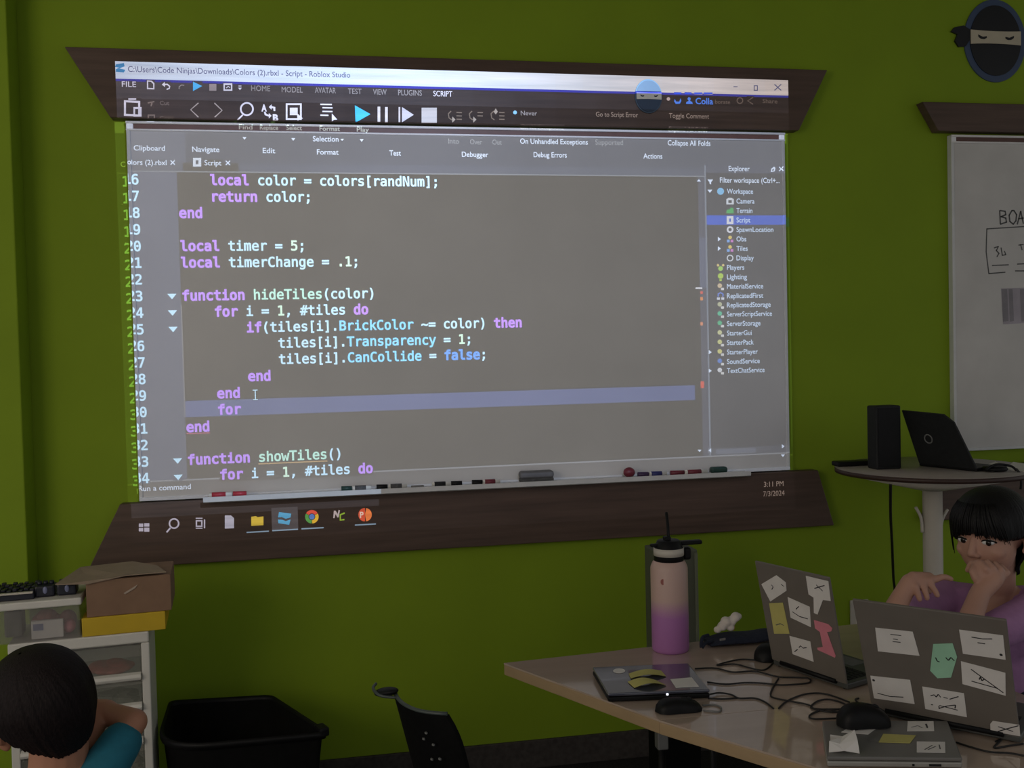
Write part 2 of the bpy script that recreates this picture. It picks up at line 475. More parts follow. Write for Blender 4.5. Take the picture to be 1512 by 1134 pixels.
# ------------------------------------------------------------------ emblems
def emblem(cx, cz, y, w, h, label, tails=True, dome='navyplate', hood='hood', in_=(0.41, 0.425), band=(0.035, 0.085)):
    t = thing('wall_emblem', (cx, y, cz - h / 2), label, 'emblem')
    def oval(rx, rz, dz=0, n=48, a0=0, a1=2 * PI):
        return [Vector((cx + rx * math.cos(a0 + (a1 - a0) * i / n), y, cz + dz + rz * math.sin(a0 + (a1 - a0) * i / n))) for i in range(n)]
    mb(dome).prism(oval(w / 2, h / 2), (0, -0.006, 0), bev=0.001).build('outline_plate', t)
    b = mb(hood).prism([p + Vector((0, -0.006, 0)) for p in oval(w * in_[0], h * in_[1])], (0, -0.003, 0)); b.build('hood', t)
    bw, bh = w * (in_[0] - .005), h * band[1]
    zc = cz + h * band[0]
    pts = []
    for i in range(13):
        u = -1 + i / 6
        pts.append(Vector((cx + u * bw, y - 0.009, zc + bh - 0.01 * h * (1 - u * u))))
    for i in range(13):
        u = 1 - i / 6
        pts.append(Vector((cx + u * bw, y - 0.009, zc - bh + 0.012 * h * (1 - u * u))))
    mb('tanv').prism(pts, (0, -0.002, 0)).build('face_band', t)
    for s in (-1, 1):
        ex = cx + s * bw * 0.55
        e = [(-.16, .30), (.02, .02), (.17, .12), (.17, -.1), (.08, -.28), (-.05, -.25), (-.15, 0.0)]
        if s > 0: e = [(-a, c) for a, c in e][::-1]
        mb('hood').prism([Vector((ex + a * w * 0.42, y - 0.011, zc + c * bh * 1.1)) for a, c in e], (0, -0.001, 0)).build('eye', t)
    if tails:
        kx, kz = cx - w * 0.46, cz + h * 0.07
        pr = [(0.06, 0.05), (-0.05, 0.10), (-0.20, 0.07), (-0.25, 0.02), (-0.15, -0.01), (-0.19, -0.09), (-0.13, -0.16), (-0.02, -0.15), (0.05, -0.07)]
        mb('hood').prism([Vector((kx + a * w, y, kz + c * h)) for a, c in pr], (0, -0.008, 0)).build('headband_tail', t)
e0, e1 = PW(1470, 0, 0), PW(1470, 122, 0)
emblem(PW(1468, 60, 0).x, (e0.z + e1.z) / 2, 0.0, PW(1513, 60, 0).x - PW(1422, 60, 0).x, e0.z - e1.z, 'black masked face emblem with blue outline high on the green wall')
c_ = PW(957, 143, YP)
emblem(c_.x, c_.z + 0.001, YP, 0.100, 0.120, 'small black masked face emblem with blue outline on the upper brown plank', tails=False, dome='domeblue', hood='hoodsm', in_=(0.465, 0.455), band=(0.0, 0.105))

# ------------------------------------------------------------------ markers and erasers in the tray
trz = bz0 + 0.006
def marker(xa, xb, ya, yb, capm, bodym, label, capfirst=True, lab=None, y=-0.062):
    a, c = PW(xa, ya, y).x, PW(xb, yb, y).x
    L = c - a; r = 0.0085
    cap0, cap1 = (a, a + 0.36 * L) if capfirst else (c - 0.36 * L, c)
    b0, b1 = (a + 0.38 * L, c) if capfirst else (a, c - 0.38 * L)
    z = trz + r
    t = thing('dry_erase_marker', ((a + c) / 2, y, trz), label, 'marker', None)
    mb(capm).cyl((cap0, y, z), (cap1, y, z), r * 1.06, r * 0.95, 16).build('cap', t)
    mb(bodym).cyl((b0, y, z), (b1, y, z), r, None, 16).build('barrel', t)
    if lab:
        m0, m1 = b0 + 0.12 * (b1 - b0), b1 - 0.28 * (b1 - b0)
        mb(lab).cyl((m0, y, z), (m1, y, z), r * 1.04, None, 16).build('label_wrap', t)
marker(309, 364, 734, 731, 'red', 'white', 'red capped marker at the far left end of the tray', False, 'red')
marker(504, 548, 722, 719, 'dgreen', 'white', 'dark green capped marker in the tray, left of the black capped one', True, 'gfelt')
marker(556, 601, 719, 716, 'black', 'white', 'black capped marker with grey label wrap, third from left in the tray', True, 'gfelt')
marker(638, 682, 716, 713, 'black', 'white', 'marker with its black cap pointing right, middle of the tray', False, 'dgrey')
marker(697, 738, 711, 708, 'black', 'white', 'black capped marker with dark red label, just left of the grey eraser', True, 'dred')
marker(942, 984, 698, 696, 'purple', 'white', 'purple capped marker with dark blue label in the tray', True, 'bluel')
marker(990, 1044, 697, 693, 'dred', 'white', 'dark red capped marker near the right end of the tray', True, 'dred')
a, c = PW(607, 718, -0.06), PW(626, 716, -0.06)
tag(mb('mgrey').box(((a.x + c.x) / 2, -0.06, trz + 0.004), (c.x - a.x, 0.012, 0.008), bev=0.002).build('marker_cap'), 'thin grey loose cap lying in the tray', 'cap')
a, c = PW(767, 702, -0.06), PW(817, 700, -0.06)
t = thing('whiteboard_eraser', ((a.x + c.x) / 2, -0.058, trz), 'dark grey rounded block eraser standing in the marker tray', 'eraser')
mb('egrip').box(((a.x + c.x) / 2, -0.056, trz + 0.026), (c.x - a.x, 0.045, 0.026), bev=0.010, seg=3).build('grip', t)
mb('gfelt').box(((a.x + c.x) / 2, -0.056, trz + 0.008), (c.x - a.x - 0.004, 0.043, 0.014), bev=0.003).build('felt_pad', t)
a = PW(929, 697, -0.06)
tag(mb('dred').ell((a.x, -0.06, trz + 0.018), (0.021, 0.018, 0.018)).build('round_eraser'), 'small round dark red eraser ball in the tray', 'eraser')
a, c = PW(1049, 692, -0.06), PW(1073, 691, -0.06)
tag(mb('dgreen').box(((a.x + c.x) / 2, -0.058, trz + 0.012), (c.x - a.x, 0.03, 0.022), bev=0.008, seg=3).build('block_eraser'), 'small dark green eraser at the right end of the tray', 'eraser')

# ------------------------------------------------------------------ outlet and cord on the wall
o_ = PW(1268, 908, 0.0)
t = thing('wall_outlet', (o_.x, 0, o_.z - 0.057), 'cream wall outlet plate behind the open laptops', 'outlet')
mb('cream').box((o_.x, -0.004, o_.z), (0.075, 0.008, 0.118), bev=0.003).build('cover_plate', t)
for dz in (0.027, -0.027):
    b = mb('white').box((o_.x, -0.0085, o_.z + dz), (0.034, 0.004, 0.030), bev=0.002)
    b.use('slot')
    for dx in (-0.007, 0.007): b.box((o_.x + dx, -0.011, o_.z + dz + 0.003), (0.003, 0.001, 0.010))
    b.build('socket', t)

# ------------------------------------------------------------------ drawer cart and what is stacked on it
YF = -0.50
CART_NAMES0 = {o.name for o in C.objects}
cx0, cx1 = PW(16, 950, YF).x, PW(220, 940, YF).x
cz1 = PW(218, 932, YF).z
cb = -0.28
t = thing('drawer_cart', ((cx0 + cx1) / 2, (YF + cb) / 2, 0), 'white plastic cart with frosted see-through drawers beside the black tub', 'drawer cart')
for xx in (cx0 + 0.011, cx1 - 0.011):
    mb('white').box((xx, (YF + cb) / 2, (cz1 - .032) / 2), (0.022, cb - YF, cz1 - 0.0325), bev=0.003).build('side_panel', t)
mb('white').box(((cx0 + cx1) / 2, (YF + cb) / 2, cz1 - 0.016), (cx1 - cx0, cb - YF, 0.032), bev=0.005).build('top_panel', t)
mb('white').box(((cx0 + cx1) / 2, cb + 0.003, cz1 / 2), (cx1 - cx0 - 0.046, 0.006, cz1 - 0.07)).build('back_panel', t)
zs = [PW(212, p, YF).z for p in (949, 1003, 1047, 1098)]
zs += [zs[-1] - 0.105, zs[-1] - 0.21, 0.07]
dx0, dx1 = cx0 + 0.024, cx1 - 0.024
drawer_z = []
for k in range(6):
    zt_, zb_ = zs[k] - 0.003, zs[k + 1] + 0.003
    drawer_z.append((zt_, zb_))
    b = mb('frost')
    b.box(((dx0 + dx1) / 2, YF + 0.006, (zt_ + zb_) / 2), (dx1 - dx0, 0.003, zt_ - zb_ - 0.006))
    b.box(((dx0 + dx1) / 2, (YF + cb) / 2, zb_ + 0.006), (dx1 - dx0, cb - YF - 0.03, 0.003))
    for xx in (dx0 + 0.002, dx1 - 0.002): b.box((xx, (YF + cb) / 2, (zt_ + zb_) / 2 - 0.006), (0.003, cb - YF - 0.03, zt_ - zb_ - 0.022))
    d = b.build('drawer', t)
    hp_ = [(0.0, 0.0), (-0.014, 0.002), (-0.018, 0.010), (-0.014, 0.018), (0.0, 0.022)]
    mb('white').prism([Vector((dx0, YF + 0.004 + p[0], zb_ - 0.002 + p[1])) for p in hp_], (dx1 - dx0, 0, 0), bev=0.0015).build('drawer_lip', d)
for i_, (k, m_, c_, s_, n_, lb) in enumerate([
    (0, 'rosed', (-0.645, YF + .068, 0.028), (0.060, 0.036, 0.030), 'cloth_bundle', 'dull red bundle lying in the top drawer of the cart'),
    (1, 'greyit', (-0.625, YF + .08, 0.024), (0.05, 0.045, 0.022), 'parts_heap', 'grey green heap of parts in the second drawer of the cart'),
    (2, 'greyit', (-0.70, YF + .08, 0.024), (0.07, 0.045, 0.020), 'parts_heap', 'grey heap of parts in the third drawer of the cart'),
    (3, 'greyit', (-0.61, YF + .08, 0.030), (0.035, 0.045, 0.026), 'parts_heap', 'grey heap of parts in the fourth drawer of the cart')]):
    zb_ = drawer_z[k][1] + 0.0085
    b = mb(m_)
    rr = random.Random(i_)
    for q in range(14):
        ax, ay = rr.uniform(-.8, .8), rr.uniform(-.7, .7)
        hh = s_[2] * (1.25 - 0.5 * (ax * ax + ay * ay)) * rr.uniform(.6, 1)
        if k == 0: b.ell((c_[0] + ax * s_[0], c_[1] + ay * s_[1], zb_ + hh * 0.5), (0.035, 0.03, hh * 0.5))
        else: b.box((c_[0] + ax * s_[0], c_[1] + ay * s_[1], zb_ + hh * .5), (rr.uniform(.02, .05), rr.uniform(.02, .05), hh), rot=rr.uniform(0, 3), bev=.003)
    tag(b.build(n_), lb, 'bundle' if k == 0 else 'parts')

# clear bin with white lid
kx0, kx1 = cx0 - 0.03, PW(120, 910, YF).x
kz0, kz1 = cz1 + 0.0005, PW(122, 890, YF).z
kb = -0.29
t = thing('storage_bin', ((kx0 + kx1) / 2, (YF + kb) / 2, kz0), 'clear plastic bin with white lid on the left of the cart top', 'storage bin')
b = mb('clear')
b.box(((kx0 + kx1) / 2, (YF + kb) / 2, kz0 + 0.0015), (kx1 - kx0, kb - YF, 0.003))
for xx in (kx0 + 0.0015, kx1 - 0.0015): b.box((xx, (YF + kb) / 2, (kz0 + kz1) / 2 + 0.001), (0.003, kb - YF, kz1 - kz0 - 0.004))
for yy in (YF + 0.0015, kb - 0.0015): b.box(((kx0 + kx1) / 2, yy, (kz0 + kz1) / 2 + 0.001), (kx1 - kx0 - 0.007, 0.003, kz1 - kz0 - 0.004))
b.build('bin_body', t)
lidz = PW(122, 879, YF).z
mb('white').box(((kx0 + kx1) / 2, (YF + kb) / 2 - 0.002, (kz1 + lidz) / 2), (kx1 - kx0 + 0.012, kb - YF + 0.012, lidz - kz1), bev=0.004).build('bin_lid', t)
def at_bin(px, py, y=YF + 0.02): return PW(px, py, y)
a, c = at_bin(52, 931), at_bin(97, 910)
tag(mb('paper').box(((a.x + c.x) / 2, YF + 0.022, (kz0 + .0032 + c.z) / 2), (c.x - a.x, 0.012, c.z - kz0 - .0032), bev=0.001)
    .use('bluegl').box((a.x + 0.018, YF + 0.0155, (a.z + c.z) / 2), (0.026, 0.002, 0.018)).build('card_packet'), 'white and blue card packet inside the clear bin', 'packet')
b = mb('roseit')
a = at_bin(70, 908)
for q in range(7): b.ell((a.x - 0.02 + 0.012 * q, YF + 0.075, kz0 + 0.032 + 0.012 * math.sin(q * 1.1)), (0.024, 0.030, 0.028))
tag(b.build('cloth_pouch'), 'dull pink cloth pouch inside the clear bin', 'pouch')
b = mb('pink')
a = at_bin(104, 925)
b.ell((a.x, YF + 0.05, kz0 + 0.024), (0.016, 0.022, 0.019))
tag(b.build('soft_ball'), 'small pale pink ball at the right side of the clear bin', 'ball')
b = mb('greyit')
a = at_bin(22, 920)
b.box((a.x, YF + 0.08, kz0 + 0.042), (0.045, 0.06, 0.075), bev=0.006)
tag(b.build('parts_box'), 'dark green box at the left inside the clear bin', 'box')
# black electronics on the bin lid
a, c = PW(-20, 880, YF + .02), PW(55, 868, YF + .02)
t = thing('keyboard', ((a.x + c.x) / 2, YF + .09, lidz), 'black keyboard with a pale edge strip lying on the bin lid', 'keyboard')
mb('bkit').box(((a.x + c.x) / 2, YF + .09, lidz + 0.009), (c.x - a.x, 0.14, 0.018), bev=.003).build('case', t)
mb('cream').box(((a.x + c.x) / 2, YF + .018, lidz + 0.0205), (c.x - a.x - 0.004, 0.010, 0.005), bev=.001).build('edge_strip', t)
b = mb('bkit')
for i in range(9):
    for j in range(4):
        b.box((a.x + 0.008 + i * (c.x - a.x - .016) / 8, YF + .045 + j * .028, lidz + 0.0215 + .004 * ((i + j) % 2)), (0.011, 0.016, 0.006 + .002 * ((i * 7 + j) % 3)), bev=.002)
b.build('keys', t)
for i, (pa, pb, pl, nm) in enumerate(((56, 85, 73, 'left'), (88, 116, 108, 'right'))):
    a, c = PW(pa, 872, YF + .03), PW(pb, 872, YF + .03)
    cx_ = (a.x + c.x) / 2; w_ = c.x - a.x
    t = thing('robot_module', (cx_, YF + .06, lidz), 'navy black electronic module with pale blue lens, %s of the pair on the bin lid' % nm, 'electronic module', 'modules on the bin lid')
    mb('bkit').box((cx_, YF + .06, lidz + 0.016), (w_, 0.055, 00.032), bev=.006).build('housing', t)
    mb('bluegl').ell((cx_ + 0.002, YF + .032, lidz + 0.020), (0.006, 0.003, 0.010)).build('lens', t)
    b = mb('bkit')
    for k in range(3): b.cyl((cx_ - w_ * .3 + k * w_ * .3, YF + .06, lidz + .03), (cx_ - w_ * .3 + k * w_ * .3, YF + .06, lidz + .041), .007, .006, 12)
    b.build('top_studs', t)
# yellow carton and cardboard box
yx0, yx1 = PW(123, 930, YF).x, PW(244, 915, YF).x
yz0 = cz1 + 0.0005; yz1 = PW(243, 903, YF).z
t = thing('yellow_carton', ((yx0 + yx1) / 2, YF + .10, yz0), 'flat yellow carton under the cardboard box on the cart', 'carton')
mb('yelbox').box(((yx0 + yx1) / 2, YF + .10, (yz0 + yz1) / 2), (yx1 - yx0, .20, yz1 - yz0), bev=.002).build('carton_body', t)
gx0, gx1 = PW(129, 890, YF).x, PW(252, 870, YF).x
gz0, gz1 = yz1 + .0005, PW(252, 849, YF).z
t = thing('cardboard_box', ((gx0 + gx1) / 2, YF + .10, gz0), 'brown cardboard box with a loose top flap on the yellow carton', 'cardboard box')
mb('cardb').box(((gx0 + gx1) / 2, YF + .103, (gz0 + gz1) / 2), (gx1 - gx0, .20, gz1 - gz0), bev=.002).build('box_body', t)
fl = [Vector((gx0 - .045, YF - .004, gz1 + .004)), Vector((gx1 - .012, YF + .0, gz1 + .003)), Vector((gx1 - .05, YF + .20, gz1 + .022)), Vector((gx0 + .03, YF + .20, gz1 + .016))]
fl = [PW(84, 861, YF - .006), PW(130, 861, YF - .006), PW(185, 850, YF - .003), PW(245, 846, YF), PW(236, 836, YF + .08), PW(205, 829, YF + .16), PW(130, 836, YF + .16)]
mb('cardi').prism(fl, (0, 0, 0.003)).build('top_flap', t)
tp = [PW(183, 875, YF), PW(203, 863, YF), PW(197, 857, YF), PW(204, 862, YF - .002), PW(200, 868, YF), PW(185, 877, YF)]
for p in tp: p.y = YF + .0015
mb('tape').prism([tp[0], tp[1], tp[4], tp[5]], (0, -.0012, 0)).build('tape_strip', t)

# the whole stack stands slightly turned towards the room
CART_N0 = CART_NAMES0
piv = Vector((cx1, YF, 0)); TURN = math.radians(6)
for o in [o for o in C.objects if o.name not in CART_N0 and o.parent is None]:
    o.location = piv + Matrix.Rotation(TURN, 3, 'Z') @ (o.location - piv)
    o.rotation_euler.z = TURN

# ------------------------------------------------------------------ black tub
def rounded_loop(corners, rad, z, n=7):
    out = []
    m = len(corners)
    for i in range(m):
        p, a, c = Vector(corners[i]), Vector(corners[i - 1]), Vector(corners[(i + 1) % m])
        u, v = (a - p).normalized(), (c - p).normalized()
        s0, s1 = p + u * rad[i], p + v * rad[i]
        for k in range(n + 1):
            tt = k / n
            q = s0 * (1 - tt) ** 2 + p * 2 * tt * (1 - tt) + s1 * tt * tt
            out.append(Vector((q.x, q.y, z)))
    return out
def loft(b, loops, cap_first=True, cap_last=True):
    x = bmesh.new()
    rs = [[x.verts.new(p) for p in lp] for lp in loops]
    n = len(rs[0])
    for a, c in zip(rs, rs[1:]):
        for i in range(n):
            f = x.faces.new((a[i], a[(i + 1) % n], c[(i + 1) % n], c[i])); f.smooth = True
    if cap_first: x.faces.new(rs[0][::-1])
    if cap_last: x.faces.new(rs[-1])
    bmesh.ops.recalc_face_normals(x, faces=x.faces[:])
    b._merge(x); return b
TUBZ = 0.40
tc_ = [PZ(222, 1036, TUBZ), PZ(402, 1025, TUBZ), PZ(487, 1080, TUBZ), PZ(240, 1103, TUBZ)]
tcn = [Vector((cx1 - .012, tc_[0].y, 0)), Vector((tc_[1].x, tc_[1].y, 0)), Vector((tc_[2].x, tc_[2].y, 0)), Vector((cx1 + .008, tc_[3].y, 0))]
cen = sum(tcn, Vector()) / 4
def tub_loop(s, z, rs=1.0): return rounded_loop([cen + (p - cen) * s for p in tcn], [.03 * rs, .03 * rs, .03 * rs, .17 * rs], z)
t = thing('storage_tub', (cen.x, cen.y, 0), 'open black plastic tub on the floor against the green wall', 'tub')
b = mb('blackm')
loft(b, [tub_loop(.80, .002), tub_loop(.95, TUBZ - .03), tub_loop(.95, TUBZ - .012), tub_loop(.93, TUBZ - .012), tub_loop(.77, .012)], False, False)
loft(b, [tub_loop(.80, .002), tub_loop(.805, .006)], True, False)
loft(b, [tub_loop(.77, .012), tub_loop(.772, .010)], True, False)
b.build('tub_body', t)
b = mb('black')
loft(b, [tub_loop(.955, TUBZ - .022), tub_loop(.992, TUBZ - .022), tub_loop(1.0, TUBZ - .010), tub_loop(.985, TUBZ), tub_loop(.955, TUBZ - .004), tub_loop(.935, TUBZ - .012), tub_loop(.955, TUBZ - .0215)], False, False)
b.build('tub_rim', t)
hd = PZ(474, 1076, TUBZ)
mb('black').box((hd.x + .002, hd.y, TUBZ - .004), (.03, .05, .026), bev=.006, rot=.4).build('handle', t)

# ------------------------------------------------------------------ chairs
def chair(name, label, group=None):
    """faces +X, origin on the floor under the seat middle"""
    t = thing(name, (0, 0, 0), label, 'chair', group)
    HW, ZB0, ZB1 = .100, .45, .72
    rows = []
    for i in range(15):                         # back shell: curved, leaning back, one rounded top corner
        v = i / 14
        z = ZB0 + v * (ZB1 - ZB0)
        row = []
        for j in range(15):
            u = -1 + j / 7
            hn_ = HW * (math.sqrt(max(.02, 1 - ((v - .72) / .28) ** 2 * .42)) if v > .72 else 1)
            yy_ = u * (hn_ if u < 0 else HW)
            x = -.13 - v * .075 + .030 * u * u
            row.append((x, yy_, z))
        rows.append(row)
    b = mb('blackm').grid(rows).grid([[(p[0] - .010, p[1], p[2]) for p in r][::-1] for r in rows])
    for e in ([r[0] for r in rows], [r[-1] for r in rows], rows[0], rows[-1]):
        b.grid([e, [(p[0] - .010, p[1], p[2]) for p in e]])
    bk = b.build('backrest', t)
    for (uy, zz) in ((-.035, .678), (-.050, .655), (-.020, .660), (-.060, .625), (-.030, .615)):
        mb('mgrey').box((-.217 + (.72 - zz) * .28, uy, zz), (.003, .006, .004)).build('pinhole', bk)
    mb('chairedge').tube([(p[0] - .005, p[1], p[2] + .002) for p in rows[-1]] , .0045, 8).build('top_trim', bk)
    # grip lobe rolled outward from one top corner
    e = rows[-1][-1]
    b = mb('black')
    b.ell((e[0] - .012, e[1] + .026, e[2] + .004), (.022, .036, .010), Matrix.Rotation(-.25, 3, 'X'), 20, 12)
    gl = b.build('grip_lobe', bk)
    mb('chairedge').tube(spline([(e[0] - .012, e[1] - .012, e[2] + .0), (e[0] - .034, e[1] + .018, e[2] + .003), (e[0] - .030, e[1] + .050, e[2] + .010), (e[0] - .012, e[1] + .064, e[2] + .014)], 6), .0035, 8).build('grip_trim', bk)
    b = mb('blackm').box((.02, 0, .405), (.32, .30, .022), bev=.010, seg=3); b.build('seat', t)
    for sx, sy in ((.15, .13), (.15, -.13), (-.12, .13), (-.12, -.13)):
        mb('steel').cyl((sx * .9, sy * .95, .395), (sx * 1.15, sy * 1.12, .003), .010, None, 12).build('leg', t)
    for sy in (-.10, .10):
        mb('steel').tube(spline([(-.11, sy, .40), (-.150, sy, .425), (-.175, sy, .55)], 5), .009, 8).build('back_support', t)
    return t
def dup(root, loc, rotz, label=None):
    r = root.copy(); C.objects.link(r); r.location = Vector(loc); r.rotation_euler = (0, 0, rotz)
    if label: r['label'] = label
    def rec(src, par):
        for ch in list(src.children):
            if ch.name.startswith('_'): continue
            c = ch.copy(); C.objects.link(c); c.parent = par
            rec(ch, c)
    rec(root, r)
    return r
chair0 = chair('stacking_chair', 'empty black plastic chair in front of the green wall, left of the table', 'black plastic chairs')
CH_Z = .72
pf, pn = PZ(583, 1030, CH_Z), PZ(662, 1060, CH_Z)
mid = (pf + pn) / 2
ang = math.atan2((pf - pn).y, (pf - pn).x) - PI / 2
off = Matrix.Rotation(ang, 3, 'Z') @ Vector((-.190, 0, 0))

# ------------------------------------------------------------------ tables
ZT = 0.67
A_, J_ = PZ(744, 979, ZT), PZ(973, 1063, ZT)
N_ = PZ(1213, 1135, ZT)
def table(name, poly, label, legs, aprons):
    cc = sum(poly, Vector()) / len(poly)
    t = thing(name, (cc.x, cc.y, 0), label, 'table', 'wood topped class tables')
    n = len(poly)
    top = mb('tablet').prism([Vector((p.x, p.y, ZT - .004)) for p in poly], (0, 0, .004)).build('tabletop', t)
    mb('tedge').prism([Vector((p.x, p.y, ZT - .031)) for p in poly], (0, 0, .0265), bev=.0015).build('edge_band', top)
    for (x, y) in legs:
        L = mb('steel').box((x, y, ZT - .031 - .045), (.026, .026, .088), bev=.003).build('leg', t)
        mb('black').cyl((x, y, .012), (x, y, ZT - .031 - .088), .0085, None, 14).build('leg_tube', L)
        mb('black').cyl((x, y, .0005), (x, y, .014), .02, .014, 14).build('foot', L)
    for (x0, y0, x1_, y1) in aprons:
        d = Vector((x1_ - x0, y1 - y0, 0))
        mb('mgrey').box(((x0 + x1_) / 2, (y0 + y1) / 2, ZT - .031 - .019), (d.length, .016, .036), rot=math.atan2(d.y, d.x)).build('apron', t)
    return t
lg = PW(977, 1100, -1.24)
bkR = Vector((1.52, -.80, 0))
table('class_table', [A_, Vector((bkR.x, bkR.y, 0)), Vector((1.52, J_.y + .0005, 0)), Vector((J_.x, J_.y + .0005, 0))], 'wood topped table nearest the wall, with the tall bottle on it',
      [(lg.x, -1.24), (.98, -.92), (1.45, -.90), (1.45, -1.28)], [(lg.x + .02, -1.24, 1.435, -1.27), (1.0, -.92, 1.435, -.90)])
table('class_table', [Vector((J_.x, J_.y - .0015, 0)), Vector((1.52, J_.y - .0015, 0)), Vector((1.62, -2.12, 0)), Vector((N_.x + .30, -2.12, 0)), Vector((N_.x + .02, N_.y - .03, 0))], 'wood topped table nearest the camera, under the big open laptop',
      [(.98, -1.50), (1.36, -1.46), (1.25, -2.03), (1.50, -2.03)], [(1.0, -1.50, 1.34, -1.47), (1.27, -2.03, 1.48, -2.03)])
cc_ = Vector((mid.x, mid.y, 0)) - off
chair0.location = (cc_.x, cc_.y, 0); chair0.rotation_euler = (0, 0, ang)

# ------------------------------------------------------------------ bottle
by = -.90
bx = PW(989, 900, by).x
br = (PW(1015, 900, by) - PW(963, 900, by)).length / 2
zt_b = lambda p: PW(989, p, by).z - ZT
hs, hn, hring0, hring1, hcap = zt_b(838), zt_b(827), zt_b(819), zt_b(808), zt_b(797)
t = thing('water_bottle', (bx, by, ZT), 'tall cream and violet bottle with black straw lid', 'bottle')
mt = Matrix.Translation((bx, by, ZT))
mb('bottle').lathe([(0, 0), (br * .93, 0), (br * .97, .003), (br, .010), (br, hs), (br * .97, hs + .006), (br * .88, hn - .004), (br * .80, hn), (br * .79, hn + .002), (0, hn + .002)], 48, mt, close=False).build('flask', t)
lidb = mb('black').lathe([(br * .80, hn), (br * .80, hring0), (br * .76, hring1), (br * .74, hring1 + .002), (br * .62, hcap - .002), (br * .56, hcap), (0, hcap)], 40, mt).build('lid', t)
mb('cream').lathe([(br * .78, hring0), (br * .815, hring0), (br * .815, hring1), (br * .78, hring1), (br * .78, hring0)], 40, mt, close=False).build('lid_ring', lidb)
s0_, s1_ = PW(989, 797, by), PW(984, 757, by + .03)
mb('black').tube(spline([Vector((bx, by, ZT + hcap - .005)), Vector((bx, by, ZT + hcap + .018)), PW(986, 775, by + .01), s1_], 5), .0042, 10).build('straw', lidb)
mb('black').box((bx - .004, by, ZT + hcap + .004), (.018, .02, .012), bev=.003).build('straw_spout', lidb)
h0, h1 = PW(1008, 808, by), PW(1034, 807, by)
b = mb('black').box(((h0.x + h1.x) / 2 - .003, by, ZT + hcap - .010), (h1.x - h0.x + .012, .022, .011), bev=.004)
b.box((PW(1014, 815, by).x, by, PW(1014, 817, by).z), (.022, .02, .034), bev=.008, seg=3)
b.box(((bx + h0.x) / 2, by, ZT + hcap - .012), (h0.x - bx + .01, .014, .008), bev=.003)
b.box((bx - br * .55, by, ZT + hcap - .012), (br * .95, .014, .008), bev=.003)
b.build('carry_handle', lidb)
mb('lips').prism([Vector((bx - br * .62 + .006 * math.cos(q), by - br * .80, PW(968, 855, by).z + .008 * math.sin(q))) for q in [2 * PI * i / 14 for i in range(14)]], (0, .004, 0)).build('sticker', t)

# narrow grey box standing on the floor behind the table
g0, g1 = PW(970, 870, -.45), PW(1031, 870, -.45)
gt = PW(1020, 812, -.45).z
t = thing('upright_box', ((g0.x + g1.x) / 2, -.40, 0), 'narrow grey upright box standing behind the tall bottle', 'box')
mb(mat('grey_green_steel', (0.095, 0.105, 0.070), 0.6, 0.05, 10)).box(((g0.x + g1.x) / 2, -.39, gt / 2 + .22), (g1.x - g0.x, .12, gt - .44), bev=.004).build('cabinet_body', t)
mb('blackm').box(((g0.x + g1.x) / 2, -.39, .2195), (g1.x - g0.x, .12, .439), bev=.004).build('pedestal', t)
mb(mat('pale_grey_green_strip', (0.15, 0.165, 0.11), 0.6, 0.05, 10)).box((g1.x - .006, -.452, gt / 2 + .22), (.010, .006, gt - .46), bev=.002).build('edge_trim', t)

# ------------------------------------------------------------------ pouch, tissue
pc = PZ(1088, 949, ZT)
t = thing('pencil_pouch', (pc.x, pc.y, ZT), 'navy fabric pouch lying behind the left open laptop', 'pouch')
b = mb('navy')
p0, p1 = PW(1044, 945, pc.y), PW(1142, 945, pc.y)
rows = []
for i in range(15):
    u = i / 14
    x = p0.x + (p1.x - p0.x) * u
    hh = (.030 + .006 * math.sin(u * 7)) * min(1, (.12 + u) ** .5 * 1.1) * (1 if u < .92 else (1 - u) / .08 * .6 + .4)
    row = []
    for k in range(17):
        a = 2 * PI * k / 16
        row.append(Vector((x, pc.y + .045 * math.cos(a) * (.75 + .25 * math.sin(u * PI)), ZT + .0015 + max(0, hh * .5 + hh * .5 * math.sin(a)))))
    rows.append(row)
b.grid(rows)
b.face(rows[0][:-1]).face(rows[-1][:-1])
b.build('pouch_body', t)
q = [PW(1046, 938, pc.y - .02), PW(1037, 942, pc.y - .03), PW(1036, 956, pc.y - .04), PW(1041, 950, pc.y - .035), PW(1052, 947, pc.y - .02)]
mb('navy').tube(spline(q, 5), .005, 8).build('strap', t)
mb('mgrey').box(PW(1067, 944, pc.y - .046), (.018, .003, .006), rot=.2, bev=.001).build('zipper_pull', t)
tz = ZT + .031
ts = thing('crumpled_tissue', (PW(1075, 930, pc.y).x, pc.y, tz), 'crumpled white tissue lying on the navy pouch', 'tissue')
b = mb('tissue')
for (px, py, r_) in ((1059, 930, .010), (1066, 925, .013), (1072, 918, .015), (1080, 917, .014), (1086, 911, .014), (1090, 910, .010), (1078, 926, .012)):
    b.ell(PW(px, py, pc.y), (r_, r_ * 1.1, r_ * .9), Matrix.Rotation(px, 3, 'Y'))
union('tissue_wad', b, .003, 'tissue', ts, 2)
mb('orange').box(PW(1083, 928, pc.y - .005), (.006, .004, .012), rot=Matrix.Rotation(.4, 4, 'Y'), bev=.001).build('tissue_trim', ts)

